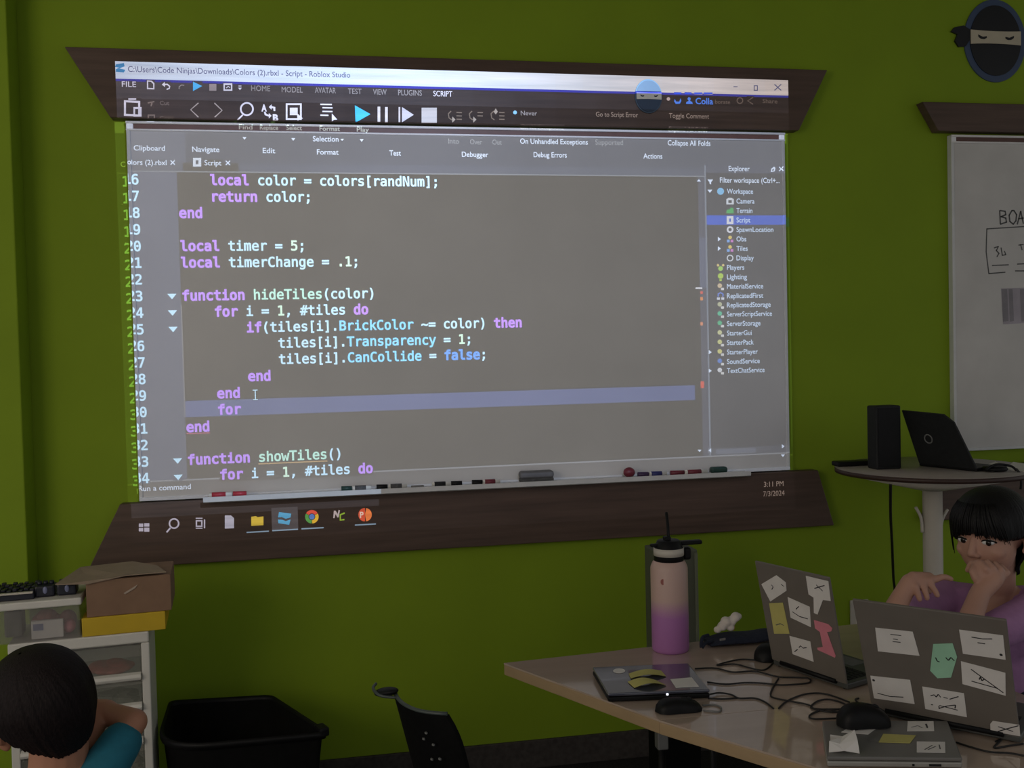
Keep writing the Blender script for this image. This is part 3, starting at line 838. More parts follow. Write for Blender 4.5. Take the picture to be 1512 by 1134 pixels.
# ------------------------------------------------------------------ laptops
def on_plane(px, py, p0, n, lift=0.0):
    a = sight(px, py)
    p = CAM + a * ((p0 - CAM).dot(n) / a.dot(n))
    return p + n * lift
def card(parent, pts, p0, n, m, name, marks=(), lift=.0006, th=.0008, inkm='ink', iw=.0023, conv=None):
    P = [on_plane(x, y, p0, n, lift) for x, y in pts]
    b = mb(m).prism(P, n * th)
    b.use(inkm)
    for ln in marks:
        L = [on_plane(x, y, p0, n, lift + th + .0002) for x, y in ln]
        if len(L) == 1:
            c = L[0]; u = n.orthogonal().normalized(); v = n.cross(u)
            b.face([c + (u * math.cos(k * PI / 5) + v * math.sin(k * PI / 5)) * .003 for k in range(10)])
        for a, c in zip(L, L[1:]):
            d = (c - a)
            if d.length < 1e-6: continue
            w = n.cross(d).normalized() * iw * .5
            b.face([a + w, c + w, c - w, a - w])
    return b.build(name, parent)
def conv(x0, y0, s): return lambda pts: [(x0 + x / s, y0 + y / s) for x, y in pts]
def open_laptop(BL, BR, tilt, h, depth, label, shell, name='open_laptop'):
    bl, br_ = PZ(BL[0], BL[1], ZT + .016), PZ(BR[0], BR[1], ZT + .016)
    e = (br_ - bl); w = e.length; e.normalize()
    N = Vector((e.y, -e.x, 0))
    if N.y > 0: N = -N                            # N: towards the camera; keyboard side is -N
    upv = Vector((0, 0, 1)) * math.cos(tilt) + N * math.sin(tilt)
    nrm = e.cross(upv)
    if nrm.dot(CAM - bl) < 0: nrm = -nrm
    t = thing(name, ((bl + br_) / 2 - N * depth / 2).to_3d() * 1, label, 'laptop')
    t.location.z = ZT
    th = .006
    tl, tr = bl + upv * h, br_ + upv * h
    L = mb(shell).prism([bl - nrm * th, br_ - nrm * th, tr - nrm * th, tl - nrm * th], nrm * th, bev=.002).build('lid', t)
    mg = .010
    sc = [bl + e * mg + upv * mg * 2, br_ - e * mg + upv * mg * 2, tr - e * mg - upv * mg, tl + e * mg - upv * mg]
    mb('slot').prism([p - nrm * (th + .0004) for p in sc], nrm * .0006).build('screen', L)
    mb('black').cyl(bl + e * .03, br_ - e * .03, .006, None, 12).build('hinge', t)
    base = [bl + e * 0 - N * .004, br_ - N * .004, br_ - N * depth, bl - N * depth]
    b = mb('basegrey').prism([Vector((p.x, p.y, ZT + .003)) for p in base], (0, 0, .014), bev=.003)
    B = b.build('base', t)
    kb_ = mb('dgrey')
    for r in range(5):
        for c in range(13):
            p = bl + e * (w * (.06 + .88 * (c + .5) / 13)) - N * (depth * (.14 + .42 * (r + .5) / 5))
            kb_.box((p.x, p.y, ZT + .0178), (w * .88 / 13 * .85, depth * .42 / 5 * .82, .0016), rot=math.atan2(e.y, e.x))
    kb_.build('keyboard', B)
    p = (bl + br_) / 2 - N * depth * .78
    mb('mgrey').box((p.x, p.y, ZT + .0174), (w * .32, depth * .28, .0008), rot=math.atan2(e.y, e.x)).build('touchpad', B)
    for px_, py_ in ((.06, .08), (.94, .08), (.06, .92), (.94, .92)):
        p = bl + e * w * px_ - N * depth * py_
        mb('black').cyl((p.x, p.y, ZT + .0003), (p.x, p.y, ZT + .0035), .006, None, 10).build('foot', B)
    return t, L, bl, nrm
# right, big
lt, L, p0, n = open_laptop((1287, 1045), (1506, 1089), math.radians(23), .283, .21, 'large grey-brown open laptop with six white cards and a mint note on its lid', 'lid')
k = conv(1250, 880, 4.466)
card(L, k([(190, 207), (437, 234), (482, 392), (208, 362)]), p0, n, 'paper', 'name_card', [k([(290, 250), (362, 258)]), k([(308, 280), (340, 285)]), k([(305, 297), (358, 303)])], inkm='inkg')
card(L, k([(743, 220), (1033, 258), (1050, 418), (768, 378)]), p0, n, 'paper', 'name_card', [k([(825, 268), (900, 280), (962, 280)]), k([(865, 305), (915, 312)]), k([(1020, 385)])])
card(L, k([(755, 428), (1048, 505), (1050, 655), (765, 578)]), p0, n, 'paper', 'name_card', [k([(822, 480), (1035, 635)]), k([(825, 558), (1000, 607)]), k([(875, 548), (885, 530), (893, 556), (910, 545), (925, 555)])])
card(L, k([(158, 524), (420, 552), (450, 710), (182, 672)]), p0, n, 'paper', 'name_card', [k([(180, 553)]), k([(205, 638), (290, 660), (376, 664)])])
card(L, k([(500, 595), (775, 640), (795, 797), (520, 742)]), p0, n, 'paper', 'name_card', [k([(612, 718), (735, 750)]), k([(610, 738), (665, 722), (720, 716)]), k([(555, 655), (580, 648), (592, 664), (606, 645), (622, 665)]), k([(680, 678), (740, 660)]), k([(640, 665), (668, 672)]), k([(558, 713), (572, 715)]), k([(610, 722), (612, 742)]), k([(720, 716), (716, 738)])], iw=.0022)
card(L, k([(965, 822), (1140, 848), (1146, 922), (950, 888), (948, 842)]), p0, n, 'paper', 'name_card', [k([(1000, 858), (1100, 890)]), k([(1000, 890), (1060, 872), (1135, 852)])], iw=.0022)
card(L, k([(572, 315), (700, 310), (730, 400), (690, 535), (600, 540), (552, 490)]), p0, n, 'mint', 'sticky_note', [k([(588, 402), (598, 425), (615, 432)]), k([(655, 402), (672, 422), (690, 402), (712, 425)])])
# left, behind
lt2, L2, p02, n2 = open_laptop((1140, 974), (1250, 1011), math.radians(12), .264, .18, 'open laptop near the navy pouch with pink, yellow and white cut-out notes on its lid', 'lid')
k = conv(1100, 820, 5.67)
card(L2, k([(140, 240), (265, 165), (345, 225), (350, 295), (215, 385)]), p02, n2, 'paper', 'paper_cutout', [k([(225, 245), (240, 262), (228, 285)]), k([(305, 240), (330, 258)])])
card(L2, k([(512, 170), (700, 215), (720, 380), (655, 372), (610, 495), (580, 480), (577, 352), (535, 325)]), p02, n2, 'paper', 'paper_cutout', [k([(585, 275), (670, 250)]), k([(600, 245), (655, 298)])])
card(L2, k([(360, 348), (545, 430), (555, 600), (385, 520)]), p02, n2, 'paper', 'paper_cutout', [k([(400, 470), (460, 510), (530, 530)]), k([(430, 450), (455, 425)])])
card(L2, k([(205, 400), (320, 395), (375, 655), (247, 655)]), p02, n2, 'yellow', 'sticky_note', [k([(262, 582), (300, 570), (328, 585)])], inkm='inkg')
card(L2, k([(375, 672), (550, 720), (578, 890), (402, 825)]), p02, n2, 'paper', 'paper_cutout', [k([(418, 805), (445, 785)]), k([(455, 770), (470, 755), (490, 775), (520, 770)])])
card(L2, k([(580, 540), (700, 575), (735, 610), (725, 635), (690, 640), (762, 840), (755, 855), (612, 790), (608, 772), (655, 765), (630, 640), (590, 610)]), p02, n2, 'pink', 'paper_cutout')
ZL = ZT + .022
def closed_laptop(px4, label, shell, led=None):
    P = [PZ(x, y, ZL) for x, y in px4]             # back left, back right, front right, front left
    c = sum(P, Vector()) / 4
    t = thing('closed_laptop', (c.x, c.y, ZT), label, 'laptop')
    mb('silver' if shell == 'lidn' else 'black').prism([Vector((p.x, p.y, ZT + .002)) for p in P], (0, 0, .011), bev=.003).build('base', t)
    L = mb(shell).prism([Vector((p.x, p.y, ZT + .0145)) for p in P], (0, 0, .0075), bev=.0025).build('lid', t)
    for p in P:
        q = c + (p - c) * .86
        mb('black').cyl((q.x, q.y, ZT + .0003), (q.x, q.y, ZT + .003), .006, None, 10).build('foot', t)
    return t, L, P
t, L, P = closed_laptop([(875, 985), (1016, 979), (1048, 1018), (898, 1024)], 'dark navy closed laptop with yellow notes on the table by the bottle', 'lidb')
k = conv(860, 960, 3.78)
UP = Vector((0, 0, 1)); zp = Vector((0, 0, ZL))
def curl(parent, px, m, name, hgt):
    P = [PZ(x, y, ZL) for x, y in px]              # front-left, front-right, back-right, back-left
    rows = []
    for i in range(9):
        u = i / 8
        a, c = P[0].lerp(P[1], u), P[3].lerp(P[2], u)
        z = .0012 + hgt * math.sin(u * PI) ** 1.0
        rows.append([a + UP * z, a.lerp(c, .5) + UP * z * 1.05, c + UP * z])
    b = mb(m).grid(rows).grid([[p + UP * .0006 for p in r][::-1] for r in rows])
    return b.build(name, parent)
curl(L, k([(270, 162), (468, 150), (440, 118), (258, 135)]), 'yellow', 'sticky_note', .007)
curl(L, k([(290, 214), (470, 200), (412, 172), (252, 180)]), 'yellow', 'sticky_note', .008)
card(L, k([(490, 165), (610, 155), (650, 205), (522, 212)]), zp, UP, 'paper', 'name_card')
card(L, [(860 + (205 + 34 * math.cos(i * PI / 8)) / 3.78, 960 + (118 + 13 * math.sin(i * PI / 8)) / 3.78) for i in range(16)], zp, UP, 'paper', 'round_sticker')
led = P[3].lerp(P[2], .58)
lm = bpy.data.materials.new('white_power_light'); lm.use_nodes = True
lm.node_tree.nodes['Principled BSDF'].inputs['Emission Color'].default_value = (.8, .85, 1, 1)
lm.node_tree.nodes['Principled BSDF'].inputs['Emission Strength'].default_value = 2.0
fn = (P[3] - P[0]); fn.z = 0; fn.normalize()
mb(lm).ell(Vector((led.x, led.y, ZT + .0150)) + fn * .001, (.0030, .0020, .0026), None, 12, 8).build('power_light', t)
t, L, P = closed_laptop([(1214, 1064), (1399, 1064), (1421, 1119), (1221, 1117)], 'grey closed laptop nearest the camera with a black mouse on top', 'lidn')
k = conv(1190, 980, 6.05)
card(L, k([(910, 520), (1140, 518), (1146, 605), (903, 607)]), zp, UP, 'paper', 'name_card', [k([(940, 575), (1000, 560), (1040, 580)]), k([(1068, 545), (1085, 582)]), k([(1075, 543), (1088, 575)])], inkm='inkg')
card(L, k([(990, 700), (1243, 704), (1246, 800), (990, 796)]), zp, UP, 'paper', 'name_card', [k([(1060, 775), (1130, 735)]), k([(1090, 775), (1160, 745)]), k([(1190, 730), (1200, 770)])], inkm='inkg')
card(L, k([(400, 566), (650, 568), (556, 636), (316, 616)]), zp, UP, 'paper', 'name_card', [k([(430, 605), (500, 590), (580, 580)])], inkm='inkg')
card(L, k([(690, 632), (982, 645), (930, 714), (650, 706)]), zp, UP, 'yellow', 'sticky_note')
card(L, k([(640, 636), (688, 632), (648, 706), (568, 692)]), zp, UP, 'lidn', 'tape_piece')
f0, f1 = P[3], P[2]
for u, w_ in ((.64, .004), (.80, .022)):
    q = f0.lerp(f1, u)
    fn = (P[3] - P[0]); fn.z = 0; fn.normalize()
    mb('slot').box(Vector((q.x, q.y, ZT + .0075)) + fn * .0003, (w_, .002, .004), rot=math.atan2((f1 - f0).y, (f1 - f0).x)).build('port', t)
# crumpled paper on it
c0 = PZ(1246, 1108, ZL)
b = MB().use('paper')
pts = conv(1190, 980, 6.05)
a = [PZ(*q, ZL + .001) for q in pts([(205, 790), (480, 800)])]
up_ = lambda p, h: p + Vector((0, 0, h))
fl_ = a[0]; fr_ = a[1]; bl_ = PZ(1226, 1098, ZL + .001); br2 = PZ(1262, 1100, ZL + .001)
rows = [[fl_, fl_.lerp(fr_, .5) + UP * .004, fr_], [fl_.lerp(bl_, .35) + UP * .016, fl_.lerp(fr_, .5).lerp(bl_, .3) + UP * .012, fr_.lerp(br2, .4) + UP * .020], [bl_ + UP * .004, bl_.lerp(br2, .5) + UP * .016, br2 + UP * .030], [bl_ + UP * .018, bl_.lerp(br2, .4) + UP * .012, br2 + UP * .010 + Vector((.004, .02, 0))]]
b.grid(rows, False).grid([[p - UP * .0007 for p in r][::-1] for r in rows], False)
tag(b.build('crumpled_paper'), 'crumpled white paper on the near grey closed laptop', 'paper')

# ------------------------------------------------------------------ mice
def mouse(c, ang, label, L=.105, W=.062, H=.036):
    t = thing('computer_mouse', c, label, 'mouse')
    R_ = Matrix.Rotation(ang, 3, 'Z')
    rows = []
    for i in range(19):
        u = -1 + 2 * i / 18
        uu = max(-.999, min(.999, u))
        wv = W / 2 * (1 - abs(uu) ** 3.2) ** .5 * (1 - .10 * math.cos(PI * uu))
        hv = H * (1 - abs(uu) ** 2.6) ** .6 * (1 - .16 * u)
        row = []
        for k_ in range(13):
            a = PI * k_ / 12
            row.append(c + R_ @ Vector((u * L / 2, wv * math.copysign(abs(math.cos(a)) ** .7, math.cos(a)), .0015 + hv * math.sin(a) ** .8)))
        rows.append(row)
    b = mb('black').grid(rows)
    b.face([r[0] for r in rows] + [r[-1] for r in rows][::-1])
    b.build('shell', t)
    rows2 = [rows[i][6] for i in range(10, 17)]
    mb('slot').tube([p + UP * .0004 for p in rows2], .0009, 6).build('button_gap', t)
    w = rows[13][6]
    d = R_ @ Vector((0, 1, 0))
    mb('dgrey').cyl(w - d * .0035 - UP * .004, w + d * .0035 - UP * .004, .0075, None, 16).build('scroll_wheel', t)
    return t
m1 = PZ(1002, 1049, ZT); mouse(Vector((m1.x, m1.y, ZT)), -.05, 'black mouse on the table in front of the navy closed laptop', .108, .055, .027)
m2 = PZ(1275, 1071, ZL); mouse(Vector((m2.x, m2.y, ZL + .0016)), -.12, 'black mouse lying on top of the grey closed laptop', .112, .064, .042)
m3 = PZ(1133, 971, ZT); mouse(Vector((m3.x, m3.y, ZT)), .9, 'black mouse half hidden behind the left open laptop', .10, .06, .036)

# ------------------------------------------------------------------ cables on the table
def cable(px, label, r=.0020, z=ZT, zs_=None, n=7, m='cable'):
    P = [PZ(x, y, z + r + .0003 + (zs_[i] if zs_ else 0)) for i, (x, y) in enumerate(px)]
    return tag(mb(m).tube(spline(P, n), r, 7).build('cable'), label, 'cable')
k = conv(860, 960, 3.78)
cable(k([(965, 55), (880, 52), (800, 68), (752, 84), (850, 78), (930, 98), (1000, 112), (1040, 95), (1075, 58), (1110, 38)]), 'black cable of the half hidden mouse, looping on the table')
cable(k([(628, 103), (740, 100), (840, 122), (960, 118), (1090, 148), (1190, 152), (1262, 158), (1268, 180), (1200, 190), (1100, 194), (1000, 184), (900, 182), (800, 190), (697, 178)]), 'long black cable doubling back in front of the left open laptop')
cable(k([(690, 252), (760, 238), (830, 248), (875, 268), (960, 268), (1020, 290), (1066, 326)]), 'black cable running right from the navy closed laptop', zs_=[.004, .002, 0, 0, 0, 0, 0])
cable(k([(700, 268), (780, 272), (870, 266)]), 'short black cable beside the navy closed laptop')
cable(k([(672, 308), (730, 304), (772, 320), (765, 342), (720, 342), (676, 336)]), 'grey cable loop at the end of the front mouse', m='mgrey')
cable(k([(1094, 158), (1065, 205), (1050, 250), (1075, 268), (1160, 285), (1260, 305), (1300, 330), (1380, 345), (1440, 345)]), 'black cable curving across the table toward the grey closed laptop')
cable(k([(1095, 325), (1140, 285), (1230, 248), (1320, 240), (1400, 256), (1490, 290)]), 'black cable arching on the table left of the big open laptop')
cable(k([(1500, 320), (1440, 290), (1370, 274), (1310, 286), (1275, 318), (1330, 330), (1470, 328)]), 'black cable loop behind the mouse on the grey laptop')
cable(k([(1440, 348), (1360, 330), (1290, 350), (1265, 372), (1300, 384), (1420, 380)]), 'black cable loop left of the mouse on the grey laptop')
cable([(1268, 1031), (1263, 1033), (1270, 1039), (1284, 1040)], 'short bent black cable at the left foot of the big open laptop')
cable(k([(2100, 510), (2130, 530), (2200, 545), (2300, 555), (2450, 560)]) and [(1412, 1096), (1430, 1102), (1460, 1110), (1490, 1112), (1512, 1116)], 'black cable on the table right of the grey closed laptop')
cable([(1470, 1095), (1478, 1092), (1468, 1104), (1490, 1101), (1511, 1098)], 'bent black cable at the foot of the big open laptop')

# ------------------------------------------------------------------ round high table and what stands on it
HZ = 1.055
hl, hf = PZ(1226, 691, HZ), PZ(1376, 706, HZ)
hc_ = PW(1378, 700, -.66)
R_h = .315
dirv = Vector((CAM.x - 1.80, CAM.y + .66, 0)).normalized()
cxy = Vector((hf.x, hf.y, 0)) - dirv * R_h
t = thing('high_table', (cxy.x, cxy.y, 0), 'tall round table on a cream post in front of the smaller whiteboard', 'table')
mt = Matrix.Translation((cxy.x, cxy.y, 0))
mb('topg').lathe([(0, HZ - .004), (R_h - .004, HZ - .004), (R_h, HZ - .002), (R_h, HZ), (0, HZ)], 64, mt, close=False).build('tabletop', t)
mb('topedge').lathe([(R_h - .02, HZ - .018), (R_h, HZ - .018), (R_h + .0005, HZ - .003), (R_h - .02, HZ - .003)], 64, mt, close=False).build('edge_band', t)
mb('cream').lathe([(0, HZ - .078), (.05, HZ - .078), (R_h - .008, HZ - .018), (0, HZ - .018)], 64, mt, close=False).build('underside', t)
pr_ = (PW(1389, 790, cxy.y) - PW(1364, 790, cxy.y)).length / 2
col_x = PW(1377, 760, cxy.y).x
mb('cream').cyl((col_x, cxy.y, .03), (col_x, cxy.y, HZ - .070), pr_, None, 32).build('post', t)
mb('cream').lathe([(0, .0), (.24, .0), (.24, .008), (.06, .03), (0, .03)], 48, Matrix.Translation((col_x, cxy.y, .0005)), close=False).build('foot_plate', t)
for (ax, ay), (bx_, by_), (cx_, cy_) in (((1362, 786), (1360, 765), (1352, 749)), ((1389, 786), (1391, 768), (1399, 752))):
    q = [PW(ax, ay, cxy.y), PW(bx_, by_, cxy.y), PW(cx_, cy_, cxy.y)]
    mb('cream').tube(spline(q, 6), .0055, 8).build('bag_hook', t)
# black upright box
def hz_at(px, py): return PZ(px, py, HZ)
a = hz_at(1313, 693)
xl, xr = PW(1294, 650, a.y).x, PW(1331, 650, a.y).x
zt2 = PW(1312, 599, a.y).z
t = thing('speaker_tower', ((xl + xr) / 2, a.y + .03, HZ), 'black upright speaker box at the left on the high table', 'speaker')
mb('dgrey').box(((xl + xr) / 2, a.y + .03, (HZ + zt2) / 2), (xr - xl, .06, zt2 - HZ), bev=.006, seg=3).build('cabinet_body', t)
mb('black').box(((xl + xr) / 2, a.y - .001, (HZ + zt2) / 2), (xr - xl - .012, .004, zt2 - HZ - .016), bev=.002).build('grille', t)
# flat black device
a, c = hz_at(1239, 690), hz_at(1296, 690)
tag(mb('black').box(((a.x + c.x) / 2 + .01, a.y + .03, HZ + .009), (c.x - a.x + .02, .05, .017), bev=.005).build('flat_device'), 'flat black device at the left rim of the high table', 'device')
# dark laptop seen from behind, turned
q0, q1 = hz_at(1357, 688), hz_at(1442, 697)
bl, br_ = Vector((q0.x, q0.y, HZ + .008)), Vector((q1.x, q1.y, HZ + .008))
tl, tr = PW(1331, 606, q0.y + .015), PW(1407, 611, q1.y + .05)
e = (br_ - bl).normalized()
nrm = (br_ - bl).cross(tl - bl).normalized()
if nrm.dot(CAM - bl) < 0: nrm = -nrm
tr = tl + (tr - tl) - nrm * (tr - bl).dot(nrm) + nrm * 0
t = thing('open_laptop', ((bl + br_) / 2 + Vector((0, .08, 0))).to_3d(), 'black open laptop with a round badge on the high table', 'laptop')
t.location.z = HZ
cm = tl.lerp(tr, .86); cm2 = tr.lerp(br_, .14)
L = mb('dgrey').prism([bl, br_, cm2, cm, tl], -nrm * .008, bev=.002).build('lid', t)
bc = on_plane(1371, 648, bl, nrm, .0008)
u_ = nrm.orthogonal().normalized(); v_ = nrm.cross(u_)
ring = [bc + (u_ * math.cos(2 * PI * i / 24) + v_ * math.sin(2 * PI * i / 24)) * .015 for i in range(24)]
mb('mgrey').tube(ring, .0022, 6, True).build('round_badge', L)
dn = Vector((-nrm.x, -nrm.y, 0)).normalized()
mb('black').prism([Vector((p.x, p.y, HZ + .001)) for p in (bl, br_, br_ + dn * .12, bl + dn * .12)], (0, 0, .012), bev=.003).build('base', t)
# papers, headset puck and cords on the high table
pa = [hz_at(1446, 691), hz_at(1466, 697), hz_at(1484, 690), hz_at(1470, 682)]
tag(mb('paper').prism(pa, (0, 0, .002)).build('paper_sheet'), 'white paper sheet on the high table, right of the black laptop', 'paper')
pa = [hz_at(1482, 694), hz_at(1516, 697), hz_at(1530, 688), hz_at(1496, 683)]
tag(mb('paper').prism(pa, (0, 0, .0025)).build('paper_sheet'), 'white paper sheet at the right rim of the high table', 'paper')
a = hz_at(1475, 697)
t = thing('headset', (a.x, a.y, HZ), 'black headset lying on the high table beside the black laptop', 'headset')
mb('black').lathe([(0, 0), (.035, 0), (.040, .006), (.034, .014), (0, .016)], 28, Matrix.Translation((a.x, a.y + .02, HZ + .0025)), close=False).build('ear_cup', t)
mb('black').tube(spline([PW(1455, 694, a.y - .01), PW(1470, 686, a.y), PW(1492, 688, a.y), PW(1501, 695, a.y - .01)], 6), .004, 8).build('headband', t)
q = [PW(1500, 692, a.y - .02), PW(1506, 700, a.y - .03), PW(1508, 712, a.y - .035), PW(1507, 722, a.y - .03)]
tag(mb('cable').tube(spline(q, 6), .004, 8).build('cord'), 'black cord hanging over the right rim of the high table', 'cord')
q = [PW(1315, 714, -.42), PW(1315, 760, -.36), PW(1317, 800, -.28), PW(1319, 850, -.16), PW(1320, 885, -.06), PW(1300, 925, -.02), PW(1272, 920, -.012)]
tag(mb('cable').tube(spline(q, 8), .0048, 8).build('power_cord'), 'black power cord hanging from the high table to the wall outlet', 'cord')

# ------------------------------------------------------------------ people
def frame(face, roll=0.0, pitch=0.0):
    f = Vector(face).normalized(); z = Vector((0, 0, 1))
    x = f.cross(z).normalized(); z = x.cross(f)
    m = Matrix((x, f, z)).transposed()
    return m @ Matrix.Rotation(roll, 3, 'Y') @ Matrix.Rotation(pitch, 3, 'X')
def head_parts(b, c, Rm_, H, flat_right=0.0):
    """skull, face, nose, lips, brows and ears as overlapping volumes; local x right, y face, z up"""
    def E_(p, r, rot=None):
        rr = Rm_ if rot is None else Rm_ @ rot
        b.ell(c + Rm_ @ (Vector(p) * H), tuple(v * H for v in r), rr, 28, 20)
    def K_(p, q, ra, rb): b.cone(c + Rm_ @ (Vector(p) * H), c + Rm_ @ (Vector(q) * H), ra * H, rb * H)
    E_((0, -.08, .12), (.365, .43, .375))
    E_((0, .10, -.10), (.315, .275, .36))
    E_((0, .10, -.28), (.235, .225, .19)); E_((0, .235, -.405), (.095, .085, .075))
    for s in (-1, 1):
        E_((s * .175, .215, -.13), (.115, .115, .10))           # cheeks
        E_((s * .13, .325, .075), (.10, .045, .035), Matrix.Rotation(s * -.35, 3, 'Z'))   # brow ridge
        E_((s * .045, .395, -.155), (.036, .036, .030))          # nostril wings
        if s > 0 and flat_right: continue
        E_((s * .385, -.05, -.06), (.034, .085, .125), Matrix.Rotation(s * -.45, 3, 'Z'))   # ear
        K_((s * .395, -.11, .03), (s * .415, -.11, -.06), .025, .024); K_((s * .385, -.03, .06), (s * .395, -.11, .03), .02, .025); E_((s * .370, -.02, -.155), (.026, .036, .038))
    K_((0, .345, .035), (0, .425, -.125), .036, .046)
    E_((0, .35, -.262), (.085, .035, .020)); E_((0, .345, -.300), (.070, .036, .022))
def eyes(c, Rm_, H, parent):
    for s in (-1, 1):
        ec = c + Rm_ @ (Vector((s * .15, .318, -.002)) * H)
        e = mb('eyew').ell(ec, (.070 * H, .045 * H, .036 * H), Rm_ @ Matrix.Rotation(s * -.30, 3, 'Z'), 20, 14).build('eye', parent)
        ic = c + Rm_ @ (Vector((s * .15 - .020, .352, -.004)) * H)
        mb('iris').ell(ic, (.033 * H, .018 * H, .033 * H), Rm_, 16, 12).build('iris', e)
        pts = [c + Rm_ @ (Vector((s * .15 + .078 * u, .360 - .055 * u * u + (.02 * -s * u), .030 - .038 * u * u)) * H) for u in [i / 5 for i in range(-5, 6)]]
        mb('hair').tube(pts, .0095 * H, 6).build('eyelash', e)
def hair_shell(name, c, Rm_, H, low, parent, m, rx=.415, ry=.475, rz=.425, cy=-.085, cz=.13, seed=1, nphi=200, rough=.020, rag=.05, drop=.0):
    """hair cap from the crown down to a ragged hairline low(phi); phi 0 = face, + = person's right"""
    rr = random.Random(seed)
    st = [rr.uniform(-1, 1) for _ in range(nphi)]
    rg = [rr.uniform(-1, 1) for _ in range(nphi)]
    st = [(st[i] + st[i - 1] * .5) / 1.3 for i in range(nphi)]
    rows_o, rows_i = [], []
    NR = 26
    for r in range(NR):
        v = r / (NR - 1)
        ro, ri = [], []
        for k in range(nphi + 1):
            i = k % nphi
            ph = 2 * PI * i / nphi
            pd = (ph + PI) % (2 * PI) - PI
            zl = low(pd) + rag * rg[i]
            zt = cz + rz * .9995
            a = v ** .8
            z = zt + (zl - zt) * (1 - math.cos(a * PI / 2)) if zl < cz - .2 else zt + (zl - zt) * (1 - math.cos(a * PI / 2))
            q = (z - cz) / rz
            rh = math.sqrt(max(0, 1 - q * q)) if q > 0 else max(.55, 1 - .30 * q * q)
            nz = 1 + rough * st[i] * min(1, v * 2) + .02 * noise.noise(Vector((math.cos(ph) * 3, math.sin(ph) * 3, z * 5 + seed)))
            t_in = .045 * (1 - .5 * v)
            for lst, kf in ((ro, nz), (ri, nz - .10 - .05 * v)):
                lst.append(c + Rm_ @ (Vector((rx * rh * kf * math.sin(ph), cy + ry * rh * kf * math.cos(ph), z - (0 if lst is ro else .02))) * H))
        rows_o.append(ro); rows_i.append(ri[::-1])
    b = mb(m).grid(rows_o).grid(rows_i)
    b.grid([rows_o[-1], rows_i[-1][::-1]])
    return b
def finger(b, pts, r0_, r1_):
    n = len(pts) - 1
    for i in range(n):
        ra = r0_ + (r1_ - r0_) * i / n; rb_ = r0_ + (r1_ - r0_) * (i + 1) / n
        b.cone(pts[i], pts[i + 1], ra, rb_, 12, 4)

# --- the girl at the right, hand against her mouth
gy = -1.15
HG = .222
gc = PW(1463, 789, gy)
vd = Vector((CAM.x - gc.x, CAM.y - gc.y, 0)).normalized()        # towards the camera
vl = Vector((vd.y, -vd.x, 0))                                     # image left
if (vl.dot(right)) > 0: vl = -vl
gface = vd * math.cos(.52) + vl * math.sin(.52)
GR = frame(gface, .03, -.10)
b = mb('skin')
head_parts(b, gc, GR, HG)
tor = Vector((gc.x + .055, gc.y + .055, 0))
shR = tor + vl * .125 + Vector((0, 0, .795)) + vd * .02
shL = tor - vl * .135 + Vector((0, 0, .805)) + vd * .02
neck0 = tor + Vector((0, 0, .80)); neck1 = gc + GR @ (Vector((0, -.10, -.30)) * HG)
b.cone(neck0, neck1, .046, .042)
b.cone(neck0 - Vector((0, 0, .04)) + vd * .012, neck0 + vd * .01, .070, .050)
hips = tor + Vector((0, 0, .525))
b.cone(hips, tor + Vector((0, 0, .72)), .092, .088)
for s, sh in ((1, shR), (-1, shL)):
    b.cone(neck0 - Vector((0, 0, .02)), sh, .048, .042)
    th0 = hips + vl * .065 * s
    kn = th0 + vd * .22 + vl * .05 * s + Vector((0, 0, -.015)); an = Vector((kn.x, kn.y, .07)) - vd * .02
    b.cone(th0, kn, .066, .050); b.cone(kn, an, .048, .032); b.cone(Vector((an.x, an.y, .028)), Vector((an.x, an.y, .028)) + vd * .11, .028, .022)
    b.cone(an, Vector((an.x, an.y, .03)), .03, .028)
# her right arm (left in the picture): elbow on the table, hand hanging
ya = -1.24
elR = PW(1296, 945, ya); wrR = PW(1343, 860, ya)
b.cone(shR, elR, .038, .030); b.cone(elR, wrR, .031, .021)
kn_ = [PW(1353, 856, ya - .004), PW(1363, 856, ya - .012), PW(1373, 857, ya - .016), PW(1382, 855, ya - .014)]
for q in kn_: b.cone(wrR, q, .019, .0095, 12, 4)
b.cone(PW(1348, 852, ya), PW(1372, 852, ya), .014, .012)
tips = [[(1352, 866), (1355, 876), (1358, 885)], [(1364, 868), (1367, 876), (1369, 883)], [(1376, 866), (1381, 873), (1384, 879)]]
for q, tp_ in zip(kn_, tips): finger(b, [q] + [PW(x, y, ya - .022 - .004 * i) for i, (x, y) in enumerate(tp_)], .0088, .0068)
finger(b, [kn_[3], PW(1391, 852, ya - .016), PW(1398, 852.5, ya - .015), PW(1404, 855, ya - .014)], .0088, .0068)
finger(b, [PW(1350, 862, ya + .012), PW(1362, 868, ya + .016), PW(1372, 873, ya + .014)], .010, .0075)
# her left arm: elbow forward, loose fist against mouth and cheek
yb_ = gy - .105
elL = PW(1416, 958, yb_ - .05); wrL = PW(1447, 876, yb_ - .012)
b.cone(shL, elL, .039, .031); b.cone(elL, wrL, .032, .024)
pm = PW(1466, 854, yb_ - .004)
b.cone(wrL, pm, .024, .026); b.cone(pm, PW(1478, 846, yb_ + .006), .025, .018)
b.cone(PW(1455, 856, yb_), PW(1446, 846, yb_ + .004), .022, .016)
kb2 = [PW(1486, 846, yb_ - .006), PW(1477, 842, yb_ - .010), PW(1466, 840, yb_ - .012), PW(1455, 840, yb_ - .010)]
for i, q in enumerate(kb2):
    b.cone(pm, q, .018, .0098, 12, 4)
    finger(b, [q, q + Vector((0, .014, .012)) - vl * (-.004), q + vl * .012 + Vector((0, .034, .004)), q + vl * .018 + Vector((0, .036, -.012))], .0095, .0075)
